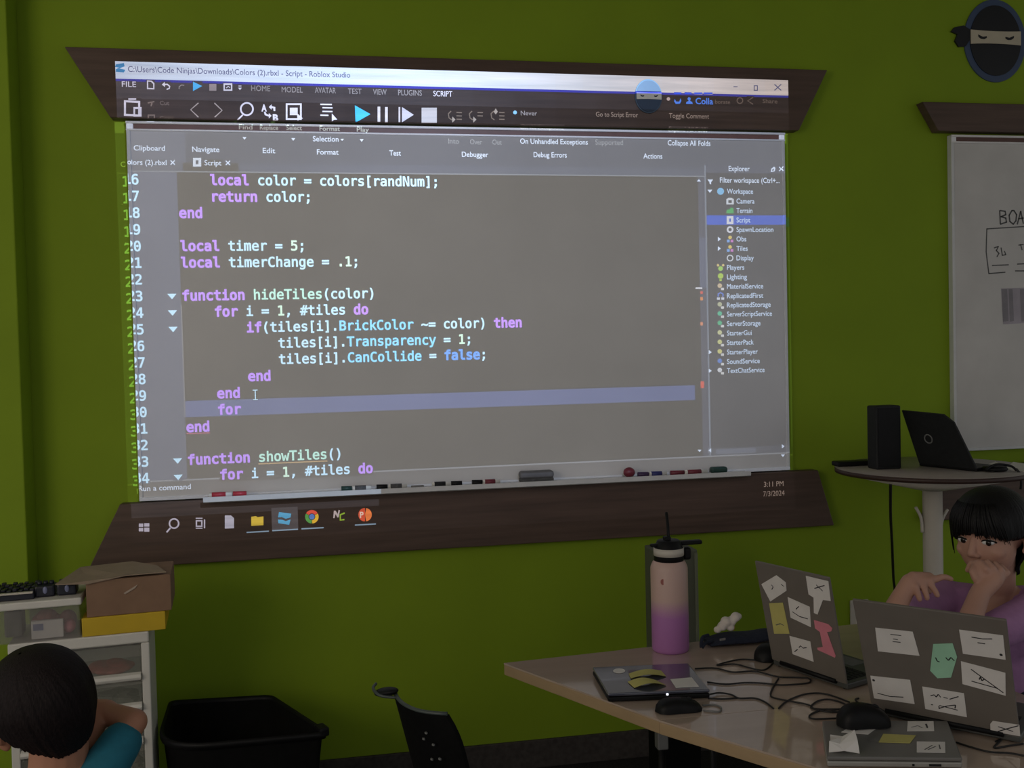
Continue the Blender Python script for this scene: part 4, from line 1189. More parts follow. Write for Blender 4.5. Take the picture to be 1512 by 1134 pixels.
finger(b, [PW(1452, 864, yb_), PW(1441, 854, yb_ - .004), PW(1436, 844, yb_ + .004), PW(1438, 837, yb_ + .012)], .0115, .008)
girl = union('person', b, .0032, 'skin', None, 5, .45)
tag(girl, 'person in a lilac T-shirt sitting at the table, one hand against the mouth', 'person')
eyes(gc, GR, HG, girl)
def glow(p):
    a = abs(p)
    if a < .45: return .085 + .02 * math.cos(a * 6)
    if a < .95: return .085 - (a - .45) * .16
    if p < 0:
        return .02 if a < 1.62 else max(-.46, .02 - (a - 1.62) * 1.6)
    if a < 1.35: return .0 - (a - .95) * .25
    return -.10 - min(1, (a - 1.35) / .8) * .34
hb = hair_shell('hair', gc, GR, HG, glow, girl, 'hair', .425, .475, .425, -.055, .135, 3, 240, .009, .025)
rr = random.Random(5)
for i in range(70):                                              # fringe strands over the forehead and beside the face
    p = rr.uniform(-.95, 1.25)
    z1 = glow(p) - rr.uniform(-.02, .05)
    if p > .95: z1 -= rr.uniform(0, .14)
    pts = []
    for k_ in range(7):
        v = k_ / 6
        z = .42 + (z1 - .42) * v
        q = (z - .135) / .425
        rh = math.sqrt(max(0.02, 1 - q * q)) if q > 0 else 1
        pp = p * (.75 + .25 * v)
        pts.append(gc + GR @ (Vector((.43 * rh * math.sin(pp) * 1.01, -.055 + .48 * rh * math.cos(pp) * 1.01, z)) * HG))
    hb.tube(pts, .0028, 6, taper=lambda t: 1 - .75 * t * t)
hb.tube(spline([gc + GR @ (Vector(p) * HG) for p in ((.10, -.52, .10), (.10, -.60, -.05), (.08, -.60, -.30), (.05, -.56, -.52))], 6), .030, 12, taper=lambda t: 1 - .7 * t)
hb.build('hair', girl)
pts = [gc + GR @ (Vector((.43 * math.sin(p) * r_, -.055 + .483 * math.cos(p) * r_, .135 + .432 * math.sqrt(max(0, 1 - r_ * r_)))) * HG) for p, r_ in ((-.30, .50), (-.42, .62), (-.55, .72), (-.68, .80))]
b = mb('lilac')
c0_ = tor + Vector((0, 0, .535))
b.cone(c0_ - Vector((0, 0, .03)), tor + Vector((0, 0, .70)), .104, .100)
b.cone(tor + Vector((0, 0, .70)), tor + Vector((0, 0, .745)), .100, .075)
for sh in (shR, shL):
    b.cone(tor + Vector((0, 0, .765)) - vd * .01, sh + Vector((0, 0, -.004)), .062, .050)
    b.cone(tor + Vector((0, 0, .68)), sh - Vector((0, 0, .03)), .095, .052)
b.cone(shR, shR.lerp(elR, .45), .050, .045); b.cone(shL, shL.lerp(elL, .62), .054, .047); b.cone(tor + Vector((0, 0, .70)) + vd * .05, shL + vd * .02 - Vector((0, 0, .03)), .07, .05)
sh_ = union('t_shirt', b, .006, 'lilac', girl, 6)
tag(sh_, 'lilac T-shirt')
b = mb('denim')
for s in (1, -1):
    th0 = hips + vl * .065 * s
    kn = th0 + vd * .22 + vl * .05 * s + Vector((0, 0, -.015)); an = Vector((kn.x, kn.y, .10)) - vd * .02
    b.cone(hips, th0, .098, .074); b.cone(th0, kn, .073, .058); b.cone(kn, an, .056, .044)
union('trousers', b, .007, 'denim', girl, 4)
gch = dup(chair0, (tor.x, tor.y, 0), math.atan2(vd.y, vd.x), 'black plastic chair under the person in the lilac T-shirt')

# --- the boy at the lower left, seen from behind, arm up
yB = -1.50
HB = .212
bc_ = PW(61, 1040, yB)
bface = Vector((-.20, .98, 0)).normalized()
BR = frame(Vector((-.55, .83, 0)), -.36, .06)
b = mb('skinb')
head_parts(b, bc_, BR, HB, 1)
bx_ = Vector((bface.y, -bface.x, 0))                               # his right
bt = PW(82, 1150, yB - .01)
bt = Vector((bt.x, bt.y - .0, bt.z))
base = Vector((bt.x, bt.y, 0))
n0 = Vector((bt.x, bt.y, bt.z - .035)); n1 = bc_ + BR @ (Vector((0, -.12, -.30)) * HB)
b.cone(n0, n1, .052, .050); b.cone(n0 - Vector((0, 0, .05)), n0, .075, .055)
bsR = PW(138, 1160, yB - .02); bsL = base - bx_ * .15 + Vector((0, 0, bsR.z - .02))
b.cone(n0 - Vector((0, 0, .03)), bsR, .05, .045); b.cone(n0 - Vector((0, 0, .03)), bsL, .05, .045)
hp = base + Vector((0, -.01, .33))
b.cone(hp, base + Vector((0, 0, n0.z - .12)), .10, .10)
for s in (1, -1):
    k0 = hp + bx_ * .07 * s; k1 = k0 + bface * .09 - Vector((0, 0, .275)); k2 = k1 - bface * .24 + Vector((0, 0, -.005))
    b.cone(k0, k1, .072, .050); b.cone(k1, k2, .048, .034); b.cone(k2, k2 - bface * .09 + Vector((0, 0, -.01)), .032, .024)
# right arm: up from the shoulder to the elbow and back to the head
elB = PW(198, 1066, yB + .05); wrB = PW(156, 1052, yB + .10)
b.cone(bsR, elB, .034, .024); b.cone(elB, wrB, .025, .021)
pB = PW(132, 1052, yB + .115)
b.cone(wrB, pB, .025, .026)
for i in range(4):
    q = PW(122 - 2 * i, 1040 + 9 * i, yB + .125)
    finger(b, [pB, q, q - bx_ * .022 + Vector((0, .004, -.004)), q - bx_ * .040 + Vector((0, -.004, -.012))], .0105, .0078)
finger(b, [PW(140, 1062, yB + .10), PW(134, 1078, yB + .10), PW(128, 1090, yB + .105)], .0115, .008)
b.cone(PW(146, 1060, yB + .085), PW(128, 1098, yB + .05), .018, .024)
# left arm down
elb = bsL + Vector((-.05, .02, -.20)); wlb = elb + bface * .17 + Vector((0.06, 0, .02))
b.cone(bsL, elb, .042, .034); b.cone(elb, wlb, .034, .024)
pl = wlb + bface * .05
b.cone(wlb, pl, .024, .024)
for i in range(4):
    q = pl + bx_ * (-.024 + .016 * i) + bface * .028
    finger(b, [pl, q, q + bface * .02 - Vector((0, 0, .01)), q + bface * .03 - Vector((0, 0, .026))], .010, .0075)
finger(b, [wlb + bx_ * .02, wlb + bx_ * .038 + bface * .03, wlb + bx_ * .042 + bface * .055], .0115, .0085)
boy = union('person', b, .0036, 'skinb', None, 5, .45)
tag(boy, 'person with short dark hair in a teal T-shirt, seen from behind with one arm raised', 'person')
eyes(bc_, BR, HB, boy)
def blow(p):
    a = abs(p)
    if a < .6: return .22
    if a < 1.15: return .22 - (a - .6) * .25
    if p > 0:
        return .08 - (a - 1.15) * .40 if a < 1.75 else max(-.36, -.16 - (a - 1.75) * .5)
    if a < 1.75: return .08 - (a - 1.15) * .05
    return max(-.36, .05 - (a - 1.75) * .42)
hb = hair_shell('hair', bc_, BR, HB, blow, boy, 'hairb', .425, .475, .425, -.085, .125, 11, 260, .013, .03)
hb.build('hair', boy)
b = mb('teal')
zt_ = n0.z - .05
b.cone(hp - Vector((0, 0, .02)), base + Vector((0, 0, zt_ - .09)), .112, .112)
b.cone(base + Vector((0, 0, zt_ - .07)), bsR - Vector((0, 0, .012)), .085, .058); b.cone(base + Vector((0, 0, zt_ - .07)), bsL - Vector((0, 0, .012)), .085, .056)
b.cone(bsR, bsR.lerp(elB, .66), .046, .039); b.cone(bsL, bsL.lerp(elb, .5), .052, .048)
tag(union('t_shirt', b, .006, 'teal', boy, 5), 'teal T-shirt')
b = mb('denim')
for s in (1, -1):
    k0 = hp + bx_ * .07 * s; k1 = k0 + bface * .09 - Vector((0, 0, .268)); k2 = k1 - bface * .22 + Vector((0, 0, .0))
    b.cone(hp, k0, .104, .080); b.cone(k0, k1, .078, .058); b.cone(k1, k2, .054, .042)
union('trousers', b, .007, 'denim', boy, 4)

# ------------------------------------------------------------------ projector on the ceiling: the film slide it throws on the wall
SD = 0.10                                        # slide distance from the lamp
K = SD / (YB - LAMP.y)
def ref(px, py, y=YB):                           # where a beam through this real point meets the board's plane
    P = PW(px, py, y)
    Q = LAMP + (P - LAMP) * ((YB - LAMP.y) / (P.y - LAMP.y))
    return (Q.x, Q.z)
def film(x, z): return Vector((LAMP.x + (x - LAMP.x) * K, LAMP.y + SD, LAMP.z + (z - LAMP.z) * K))
FM = {}
def film_mat(col):
    key = tuple(round(c, 4) for c in col)
    if key not in FM:
        m = bpy.data.materials.new('slide_dye')
        m.use_nodes = True
        nt = m.node_tree; nt.nodes.clear()
        o = nt.nodes.new('ShaderNodeOutputMaterial'); t_ = nt.nodes.new('ShaderNodeBsdfTransparent')
        t_.inputs['Color'].default_value = tuple(min(1.0, c / BEAM) for c in key) + (1,)
        nt.links.new(t_.outputs[0], o.inputs[0])
        FM[key] = m
    return FM[key]
# --- glyph outlines
def load_mono():
    try:
        p = os.path.join(bpy.utils.resource_path('LOCAL'), 'datafiles', 'fonts', 'DejaVuSansMono.woff2')
        return bpy.data.fonts.load(p)
    except Exception:
        return None
MONO = load_mono()
def outlines(s, font):
    cu = bpy.data.curves.new('t', 'FONT'); cu.body = s; cu.size = 1.0; cu.resolution_u = 3
    if font: cu.font = font
    o = bpy.data.objects.new('t', cu); C.objects.link(o)
    dg = bpy.context.evaluated_depsgraph_get(); dg.update()
    c = o.evaluated_get(dg).to_curve(dg)
    res = []
    for sp in c.splines:
        P = sp.bezier_points; n = len(P); out = []
        for i in range(n):
            a, b_ = P[i], P[(i + 1) % n]
            p0, p1, p2, p3 = a.co, a.handle_right, b_.handle_left, b_.co
            out.append((p0.x, p0.y))
            ch = (p3 - p0); L = ch.length
            if L > 1e-6:
                d1 = abs((p1 - p0).cross(ch).z) / L; d2 = abs((p2 - p0).cross(ch).z) / L
                if max(d1, d2) > 0.004:
                    for t in (0.33, 0.67):
                        q = p0 * (1 - t) ** 3 + p1 * 3 * t * (1 - t) ** 2 + p2 * 3 * t * t * (1 - t) + p3 * t ** 3
                        out.append((q.x, q.y))
        cl = []
        for p in out:
            if not cl or abs(p[0] - cl[-1][0]) + abs(p[1] - cl[-1][1]) > 1e-4: cl.append(p)
        if len(cl) > 1 and abs(cl[0][0] - cl[-1][0]) + abs(cl[0][1] - cl[-1][1]) < 1e-4: cl.pop()
        if len(cl) >= 3: res.append(cl)
    o.evaluated_get(dg).to_curve_clear()
    bpy.data.objects.remove(o); bpy.data.curves.remove(cu)
    return res
def area(p): return 0.5 * sum(p[i - 1][0] * p[i][1] - p[i][0] * p[i - 1][1] for i in range(len(p)))
def inside(q, p):
    r = False
    for i in range(len(p)):
        a, b_ = p[i - 1], p[i]
        if (a[1] > q[1]) != (b_[1] > q[1]) and q[0] < (b_[0] - a[0]) * (q[1] - a[1]) / (b_[1] - a[1]) + a[0]: r = not r
    return r
def fatten(polys, d):
    out = []
    for i, p in enumerate(polys):
        depth = sum(1 for j, q in enumerate(polys) if j != i and inside(p[0], q))
        sg = (1 if area(p) > 0 else -1) * (1 if depth % 2 == 0 else -1)
        n = len(p); r = []
        for k in range(n):
            a, b_, c = p[k - 1], p[k], p[(k + 1) % n]
            e1 = Vector((b_[0] - a[0], b_[1] - a[1])); e2 = Vector((c[0] - b_[0], c[1] - b_[1]))
            n1 = Vector((e1.y, -e1.x)).normalized(); n2 = Vector((e2.y, -e2.x)).normalized()
            m = n1 + n2
            if m.length < .3: m = n1
            m = m.normalized() * min(1.6, 1 / max(.4, m.normalized().dot(n1)))
            r.append((b_[0] + m.x * d * sg, b_[1] + m.y * d * sg))
        out.append(r)
    return out
RECTS = []                                       # painter's list: x0, x1, z0, z1, colour, shapes
def R(x0, x1, z0, z1, col, shapes=None): RECTS.append([min(x0, x1), max(x0, x1), min(z0, z1), max(z0, z1), col, shapes or []])
def under(x, z):
    for r in reversed(RECTS):
        if r[0] <= x <= r[1] and r[2] <= z <= r[3]: return r[4]
    return (0, 0, 0)
def put(shapes, pad=.0015):                      # shapes: list of (list of polys, colour) in board coordinates, later ones on top
    xs = [q[0] for s in shapes for p in s[0] for q in p]; zs_ = [q[1] for s in shapes for p in s[0] for q in p]
    if not xs: return
    x0, x1, z0, z1 = min(xs) - pad, max(xs) + pad, min(zs_) - pad, max(zs_) + pad
    col = under((x0 + x1) / 2, (z0 + z1) / 2)
    again = True
    while again:                                 # pictures that overlap become one
        again = False
        for r in RECTS:
            if r[5] and r[0] < x1 and r[1] > x0 and r[2] < z1 and r[3] > z0:
                x0, x1, z0, z1 = min(x0, r[0]), max(x1, r[1]), min(z0, r[2]), max(z1, r[3])
                shapes = r[5] + list(shapes); col = r[4]
                RECTS.remove(r); again = True
                break
    R(x0, x1, z0, z1, col, list(shapes))
GC = {}
def glyph(ch):
    if ch not in GC:
        GC[ch] = outlines(ch, MONO)
    return GC[ch]
H_ = glyph('H'); capm = max(q[1] for p in H_ for q in p)
EM = .729 / capm                                  # scale that makes the font's em 1
PITCH = .0253; EMM = PITCH / .602
def mono_polys(ch, x, z, fat, sx=1.0, sz=1.0, pitch=PITCH):
    em = pitch / .602
    g = glyph(ch)
    if not g: return []
    return [[(x + q[0] * EM * em * sx, z + q[1] * EM * em * sz) for q in p] for p in fatten(g, fat / EM)]
def mono_line(items, x0, z, pitch=PITCH, ul=None):         # items: list of (text, colour)
    shapes = []; c = 0
    for s, col, fat in items:
        polys = []
        for ch in s:
            if ch != ' ': polys += mono_polys(ch, x0 + c * pitch, z, fat, 1.0, 1.04, pitch)
            c += 1
        if polys: shapes.append((polys, col))
    if ul: shapes.append(([[(x0 + ul[0] * pitch, z + ul[2]), (x0 + ul[1] * pitch, z + ul[2]), (x0 + ul[1] * pitch, z + ul[3]), (x0 + ul[0] * pitch, z + ul[3])]], ul[4]))
    if shapes: put(shapes)
def T(s, xa, xb, yb, cap, col, y=YB, fat=.012):
    x0, z0 = ref(xa, yb, y); x1 = ref(xb, yb, y)[0]; hh = ref(xa, yb - cap, y)[1] - z0
    g = fatten(outlines(s, None), fat)
    if not g: return
    gx0 = min(q[0] for p in g for q in p); gx1 = max(q[0] for p in g for q in p)
    sx = (x1 - x0) / (gx1 - gx0); sz = hh / .69
    put([([[(x0 + (q[0] - gx0) * sx, z0 + q[1] * sz) for q in p] for p in g], col)])
def poly(px, col, y=YB): return ([[ref(a, b_, y) for a, b_ in px]], col)
def ring_poly(cx, cy, r, w, col, y=YB, n=20):
    f = lambda rr: [ref(cx + rr * math.cos(2 * PI * i / n), cy + rr * math.sin(2 * PI * i / n), y) for i in range(n)]
    return ([f(r), f(r - w)], col)
def disc(cx, cy, r, col, y=YB, n=14, sx=1.0): return ([[ref(cx + r * sx * math.cos(2 * PI * i / n), cy + r * math.sin(2 * PI * i / n), y) for i in range(n)]], col)
def bar(a, c, w, col, y=YB):                      # a thick stroke
    d = Vector((c[0] - a[0], c[1] - a[1])).normalized(); nx, ny = -d.y * w / 2, d.x * w / 2
    return poly([(a[0] + nx, a[1] + ny), (c[0] + nx, c[1] + ny), (c[0] - nx, c[1] - ny), (a[0] - nx, a[1] - ny)], col, y)
def stroke(pts, w, col, y=YB):                    # one mitred polyline as a single outline
    L, Rr = [], []
    for i, p in enumerate(pts):
        a = pts[max(i - 1, 0)]; c = pts[min(i + 1, len(pts) - 1)]
        d = Vector((c[0] - a[0], c[1] - a[1])).normalized()
        L.append((p[0] - d.y * w / 2, p[1] + d.x * w / 2)); Rr.append((p[0] + d.y * w / 2, p[1] - d.x * w / 2))
    return poly(L + Rr[::-1], col, y)
def sq(x0, y0, x1, y1, col, y=YB): return poly([(x0, y0), (x1, y0), (x1, y1), (x0, y1)], col, y)

# --- areas of the projected desktop (metres on the board plane)
LX, RX = ref(167, 90, YP)[0], ref(1166, 121, YP)[0]
TZ = ref(167, 90, YP)[1]
W_ = (4.6, 7.4, 11.4)
tb0 = ref(168, 116, YP)[1]
R(LX, RX, .86, TZ, (.055, .055, .075))                                  # ribbon and everything behind it
for i_ in range(24):
    R(LX + (RX - LX) * i_ / 24, LX + (RX - LX) * (i_ + 1) / 24, tb0, TZ, tuple(a + (c - a) * (i_ / 23) ** 1.3 for a, c in zip((4.6, 7.4, 11.6), (5.0, 6.4, 7.8))))
#                                                  # title bar, the beam's drift in tint put into the dye
R(LX, RX, tb0 - .008, tb0, (.3, .5, 5.0))                              # its blue edge
rt = ref(200, 146, YP)[1]
for i_ in range(16):
    k_ = (i_ / 15) ** .7
    R(LX + (RX - LX) * i_ / 16, LX + (RX - LX) * (i_ + 1) / 16, rt, tb0 - .008, (.45 - .30 * k_, .62 - .44 * k_, 1.0 - .75 * k_))
    R(LX + (RX - LX) * i_ / 16, LX + (RX - LX) * (i_ + 1) / 16, 2.262, rt, (.24 - .17 * k_, .33 - .25 * k_, .55 - .45 * k_))
#                               # menu tabs and ribbon, the beam's fall-off to the right put into the dye
R(LX, LX + .001, 2.262, rt, (.22, .30, .55))
pz = ref(640, 186, YP)[1]
rl0, rl1 = ref(640, 200, YB - .006)[1], ref(640, 186, YB - .006)[1]
R(LX, RX, 2.128, pz, (.085, .105, .165))                                 # ribbon on the board
R(LX, -.45, 2.128, pz, (.12, .15, .24))
R(LX, RX, rl0, rl1 + .004, (.40, .46, .62))                              # extra bright band added to make the rail lips gleam
R(LX, RX, 2.100, 2.128, (.10, .125, .20))                                # document tabs
R(LX, RX, 2.097, 2.101, (.26, .30, .38))
tabx = [ref(p, 240)[0] for p in (270, 352)]
R(tabx[0], tabx[1], 2.101, 2.128, (.055, .055, .06))
R(LX, -.48, 1.088, 2.097, (.11, .14, .24))                             # line number gutter
R(-.48, 1.318, 1.088, 2.097, (.046, .046, .048))                         # code
R(1.318, 1.345, 1.088, 2.097, (.085, .10, .16))                          # scroll bar
za, zb_ = ref(1032, 351)[1], ref(1032, 425)[1]
R(1.318, 1.345, zb_, za, (.12, .15, .26))
R(1.343, 1.349, 1.088, 2.14, (.24, .29, .40))
ex1 = ref(1163, 400)[0]
R(1.349, RX, 1.10, 2.14, (.050, .058, .085))                             # explorer
R(1.349, RX, 2.112, 2.14, (.09, .11, .18))
R(RX - .012, RX, 1.06, 2.26, (.16, .19, .26))
s0z, s1z = ref(1100, 318)[1], ref(1100, 332)[1]
R(1.349, RX, s1z, s0z, (.025, .13, .85))                                 # selected row
R(1.349, RX, 1.088, 1.115, (.085, .10, .15))
R(ref(1057, 660)[0], ref(1116, 660)[0], 1.092, 1.110, (.15, .18, .27))
R(LX, RX, 1.083, 1.088, (.28, .31, .38))
R(LX, RX, 1.035, 1.083, (.10, .105, .125))                               # command line
R(LX, RX, 1.020, 1.035, (.16, .18, .24))
hz = lambda n: 2.057 - (n - 16) * .05417
R(-.478, 1.292, 1.2925, 1.3465, (.115, .165, .42))                       # current line
R(-.482, -.4785, 1.2925, hz(24) + .04, (.26, .27, .32))                  # indent guide
R(-.377, -.3745, hz(29) + .036, hz(24) - .012, (.10, .09, .09))
R(-.276, -.2735, hz(28) + .036, hz(25) - .012, (.10, .09, .09))
bz_ = ref(300, 752, YP)[1]
R(LX, RX, .86, 1.020, (.05, .05, .06))                                   # task bar
R(LX, ref(560, 756, YP)[0], ref(300, 760, YP)[1], 1.020, (.28,.36,.5))
# --- code
CW = (.85, 1.4, 1.85); CK = (.82, .42, 1.75); CF = (.75, 1.4, 1.25); CP = (.38, 1.25, 2.1); CB = (.18, .60, 1.8); CN = (1.0, 1.5, 1.25)
f0, fk = .028, .046
X0 = -.478
code = {16: [('    ', CW, f0), ('local', CK, fk), (' color = colors[randNum];', CW, f0)],
        17: [('    ', CW, f0), ('return', CK, fk), (' color;', CW, f0)],
        18: [('end', CK, fk)], 19: [],
        20: [('local', CK, fk), (' timer = ', CW, f0), ('5', CN, f0), (';', CW, f0)],
        21: [('local', CK, fk), (' timerChange = ', CW, f0), ('.1', CN, f0), (';', CW, f0)], 22: [],
        23: [('function', CK, fk), (' ', CW, f0), ('hideTiles', CF, f0), ('(color)', CW, f0)],
        24: [('    ', CW, f0), ('for', CK, fk), (' i = ', CW, f0), ('1', CN, f0), (', #tiles ', CW, f0), ('do', CK, fk)],
        25: [('        ', CW, f0), ('if', CK, fk), ('(tiles[i].', CW, f0), ('BrickColor', CP, f0), (' ~= color) ', CW, f0), ('then', CK, fk)],
        26: [('            tiles[i].', CW, f0), ('Transparency', CP, f0), (' = ', CW, f0), ('1', CN, f0), (';', CW, f0)],
        27: [('            tiles[i].', CW, f0), ('CanCollide', CP, f0), (' = ', CW, f0), ('false', CB, fk), (';', CW, f0)],
        28: [('        ', CW, f0), ('end', CK, fk)], 29: [('    ', CW, f0), ('end', CK, fk)], 30: [('    ', CW, f0), ('for', CK, fk)],
        31: [('end', CK, fk)], 32: [],
        33: [('function', CK, fk), (' ', CW, f0), ('showTiles', CF, f0), ('()', CW, f0)],
        34: [('    ', CW, f0), ('for', CK, fk), (' i = ', CW, f0), ('1', CN, f0), (', #tiles ', CW, f0), ('do', CK, fk)]}
for n_, items in code.items():
    z = hz(n_)
    ul = {31: (0, 3, -.0075, -.0045, (.75, .15, .30)), 33: (9, 18, -.0095, -.0062, (.75, .50, .22))}.get(n_)
    if items: mono_line(items, X0, z, ul=ul)
    mono_line([(str(n_), CW, f0)], -.649, z)
    if n_ in (23, 24, 25, 33, 34):
        put([([[(-.523, z + .022), (-.494, z + .022), (-.5085, z + .004)]], CW)])
ib = ref(377, 583)
put([([[(ib[0] - .008, ib[1] + .017), (ib[0] + .008, ib[1] + .017), (ib[0] + .008, ib[1] + .0145), (ib[0] + .0015, ib[1] + .0145), (ib[0] + .0015, ib[1] - .0145), (ib[0] + .008, ib[1] - .0145),
      (ib[0] + .008, ib[1] - .017), (ib[0] - .008, ib[1] - .017), (ib[0] - .008, ib[1] - .0145), (ib[0] - .0015, ib[1] - .0145), (ib[0] - .0015, ib[1] + .0145), (ib[0] - .008, ib[1] + .0145)]], CW)])
for px, py, w, h, col in ((1032, 425.5, 10, 2.4, (.9, .95, 1.1)), (1036, 432, 4, 4, (.9, .12, .10)), (1036, 441, 4, 5, (.95, .35, .12)), (1036, 478, 4, 5, (.9, .35, .2)), (1037, 568, 5, 10, (.95, .14, .10))):
    put([sq(px - w / 2, py - h / 2, px + w / 2, py + h / 2, col)], .0004)
# --- window text and icons
DK = (.8, 1.3, 3.4); BW = (5.0, 6.8, 10.5); DM = (2.0, 2.6, 3.6); LW = (.95, 1.15, 1.5); LD = (.34, .38, .46)
LWs = (.80, 1.05, 1.45)
P_ = YP
T('C:\\Users\\Code Ninjas\\Downloads\\Colors (2).rbxl - Script - Roblox Studio', 189, 517, 106, 8.5, DK, P_, .006)
put([poly([(171, 95), (183, 93), (184, 98), (176, 101), (185, 103), (183, 107), (171, 106), (171, 102), (176, 100), (170, 99)], (.3, 2.6, 7), P_)])
put([bar((1083, 128), (1089, 128), 1.2, DK, P_)])
put([([[ref(a, b_, P_) for a, b_ in q] for q in ([(1113, 126), (1119, 126), (1119, 134), (1113, 134)], [(1114.3, 127.3), (1117.7, 127.3), (1117.7, 132.7), (1114.3, 132.7)])], DK)])
put([poly([(1144, 124), (1148.5, 128), (1153, 124), (1154, 125), (1149.5, 129), (1154, 133), (1153, 134), (1148.5, 130), (1144, 134), (1143, 133), (1147.5, 129), (1143, 125)], DK, P_)])
for s, a, b_, yb, c in (('FILE', 180, 201, 128, BW), ('HOME', 371, 399, 134, DM), ('MODEL', 416, 447, 136, DM), ('AVATAR', 465, 496, 137, DM), ('TEST', 514, 534, 138.5, DM), ('VIEW', 551, 571, 139.5, DM), ('PLUGINS', 588, 623, 140.5, DM), ('SCRIPT', 640, 668, 142, BW)):
    T(s, a, b_, yb, 8, c, P_, .006)
sq_ = lambda x0, y0, x1, y1: [(x0, y0), (x1, y0), (x1, y1), (x0, y1)]
def holed(o, i, col, y=P_): return ([[ref(a, b_, y) for a, b_ in o], [ref(a, b_, y) for a, b_ in i]], col)
put([holed([(217, 118.5), (224, 119), (228, 123), (228, 132), (217, 131.5)], [(218.8, 120.5), (223, 120.8), (226.2, 124), (226.2, 130.2), (218.8, 129.8)], BW)])
put([stroke([(241, 125), (247, 124.5), (250.5, 127.5), (250, 130.5), (246, 132)], 2, BW, P_), poly([(239, 125), (243, 121), (243.6, 123.2), (243.6, 128.5)], BW, P_)])
put([stroke([(272, 126), (268, 125.5), (264.5, 128), (264.5, 131.5)], 1.4, DM, P_)])
put([poly([(285, 120.5), (298.5, 127), (285, 134.5)], (.5, 4.6, 11.5), P_)])
put([sq(309, 124, 319.5, 134, (2.2, 2.6, 3.6), P_)])
put([holed(sq_(330, 123, 343, 134), sq_(332, 125.5, 341, 132), BW), stroke([(334, 130), (337, 127.5), (339.5, 129.5)], 1.3, BW, P_)])
put([poly([(351.5, 129.5), (357, 129.5), (354.3, 133)], BW, P_), bar((352, 127), (356.5, 127), 1, BW, P_)])
# clipboard
put([holed([(183, 148), (207, 149), (207, 172), (183, 171)], [(186, 151), (204, 152), (204, 169), (186, 168)], BW)])
put([sq(189.5, 145.2, 201, 147.4, BW, P_)], .0003)
put([holed(sq_(197, 158, 209, 172.2), sq_(199.5, 161, 206.5, 169.5), BW)], .0004)
T('Cut', 236, 250, 155, 6, (1.0, 1.2, 1.6), P_); T('Copy', 236, 256, 177, 5.5, (.9,1.1,1.4), P_)
put([stroke([(218, 152), (228, 150)], 2, (1.4,1.6,2.0), P_), stroke([(223, 157), (224.5, 151.8)], 2, (1.4,1.6,2.0), P_)])
put([holed(sq_(218, 169, 229, 178), sq_(220, 171, 227, 176.5), (1.4,1.6,2.0))])
put([stroke([(293, 152), (281.5, 162), (293, 173)], 1.7, (2.6, 3.2, 4.2), P_)])
put([stroke([(316.5, 152), (328, 163), (317, 173)], 1.7, (2.6, 3.2, 4.2), P_)])
put([ring_poly(364.5, 161, 10.3, 2.5, BW, P_), bar((358.4, 169.6), (350.5, 177.5), 2.2, BW, P_)])
T('A', 386, 394, 164, 9.5, BW, P_, .05); T('B', 403, 411, 178.5, 9.5, BW, P_, .05)
put([poly([(397, 158), (401, 154), (401, 156.8), (406.5, 158), (406.5, 164), (404, 164), (403.5, 160), (401, 159.6), (401, 162)], BW, P_)])
put([poly([(401, 171), (397, 175), (397, 172.2), (391, 170), (389.5, 165), (392, 165), (393.5, 168.2), (397, 169.5), (397, 167)], BW, P_)])
put([holed(sq_(422, 152.5, 445.5, 177), sq_(424.5, 155, 443, 174.5), BW)]); put([sq(428, 159, 439.5, 170, BW, P_)], .0004)
put([poly([(438.5, 167), (447.5, 175), (442.5, 175.5), (439.5, 179)], BW, P_)], .0004)
for a, b_, yb in ((473, 490, 154), (476, 491, 159), (476, 491, 164.5), (473, 485, 170)): put([bar((a, yb), (b_, yb + .3), 2, BW, P_)])
put([poly([(490, 167.5), (498, 176.5), (493, 177), (490, 179.5)], BW, P_)])
put([poly([(524, 155.5), (547, 168.5), (525, 181)], (.4, 4.8, 11.8), P_)])
put([sq(557.5, 157.5, 561.5, 180, (4.2, 5.4, 7.6), P_), sq(568.5, 158, 572.5, 180.5, (4.2, 5.4, 7.6), P_)])
put([sq(588.5, 158, 591, 180.5, (3.6, 4.6, 6.4), P_), poly([(593.5, 158), (611, 169.5), (593.5, 180.5)], (3.4, 4.6, 7.0), P_)])
put([sq(622.5, 159, 645, 181.5, (3.2, 4.2, 5.8), P_)])
GD = (1.1, 1.2, 1.3)
for cx_, n_ in ((668, 0), (699, 1), (731, 2)):
    put([stroke([(cx_ - 2, 164), (cx_ - 6, 168), (cx_ - 5, 174), (cx_ - 1, 177)], 1.6, GD, P_)])
    if n_ < 2: put([poly([(cx_, 172), (cx_ + 4.5, 176.5), (cx_, 182 - 1), (cx_ - .5, 176)], (2.2,2.6,3.0), P_)])
    else: put([poly([(cx_ + 1, 160), (cx_ + 4, 165), (cx_ + 1, 169), (cx_ - 2, 165)], (2.2,2.6,3.0), P_)])
    for k_ in range(3 if n_ != 1 else 2): put([bar((cx_ + 6, 166 + k_ * 5), (cx_ + 14, 166.3 + k_ * 5), 1.6, GD, P_)])
put([disc(760.5, 166, 2.8, (1.6, 5.0, 10), P_)])
T('Never', 769, 793, 170, 6.5, DM, P_, .004); T('On All Exceptions', 769, 833, 188.5, 5, GD, P_, .004)
T('Go to Script Error', 880, 942, 172, 7, (2.0, 2.2, 2.4), P_, .004); T('Toggle Comment', 988, 1047, 174, 7, (2.0, 2.2, 2.4), P_, .004)
T('Expand All Folds', 988, 1045, 192, 5, (1.8, 2.0, 2.2), P_, .004)
put([disc(987, 146, 2.6, (3.6, 4, 5), P_)])
BL = (.6, 2.6, 12)
for a, b_ in ((995.5, 1006), (1011, 1021), (1025, 1037), (1039, 1052)): put([sq(a, 136.5, b_, 139, (.2, 1.0, 11), P_)], .0004)
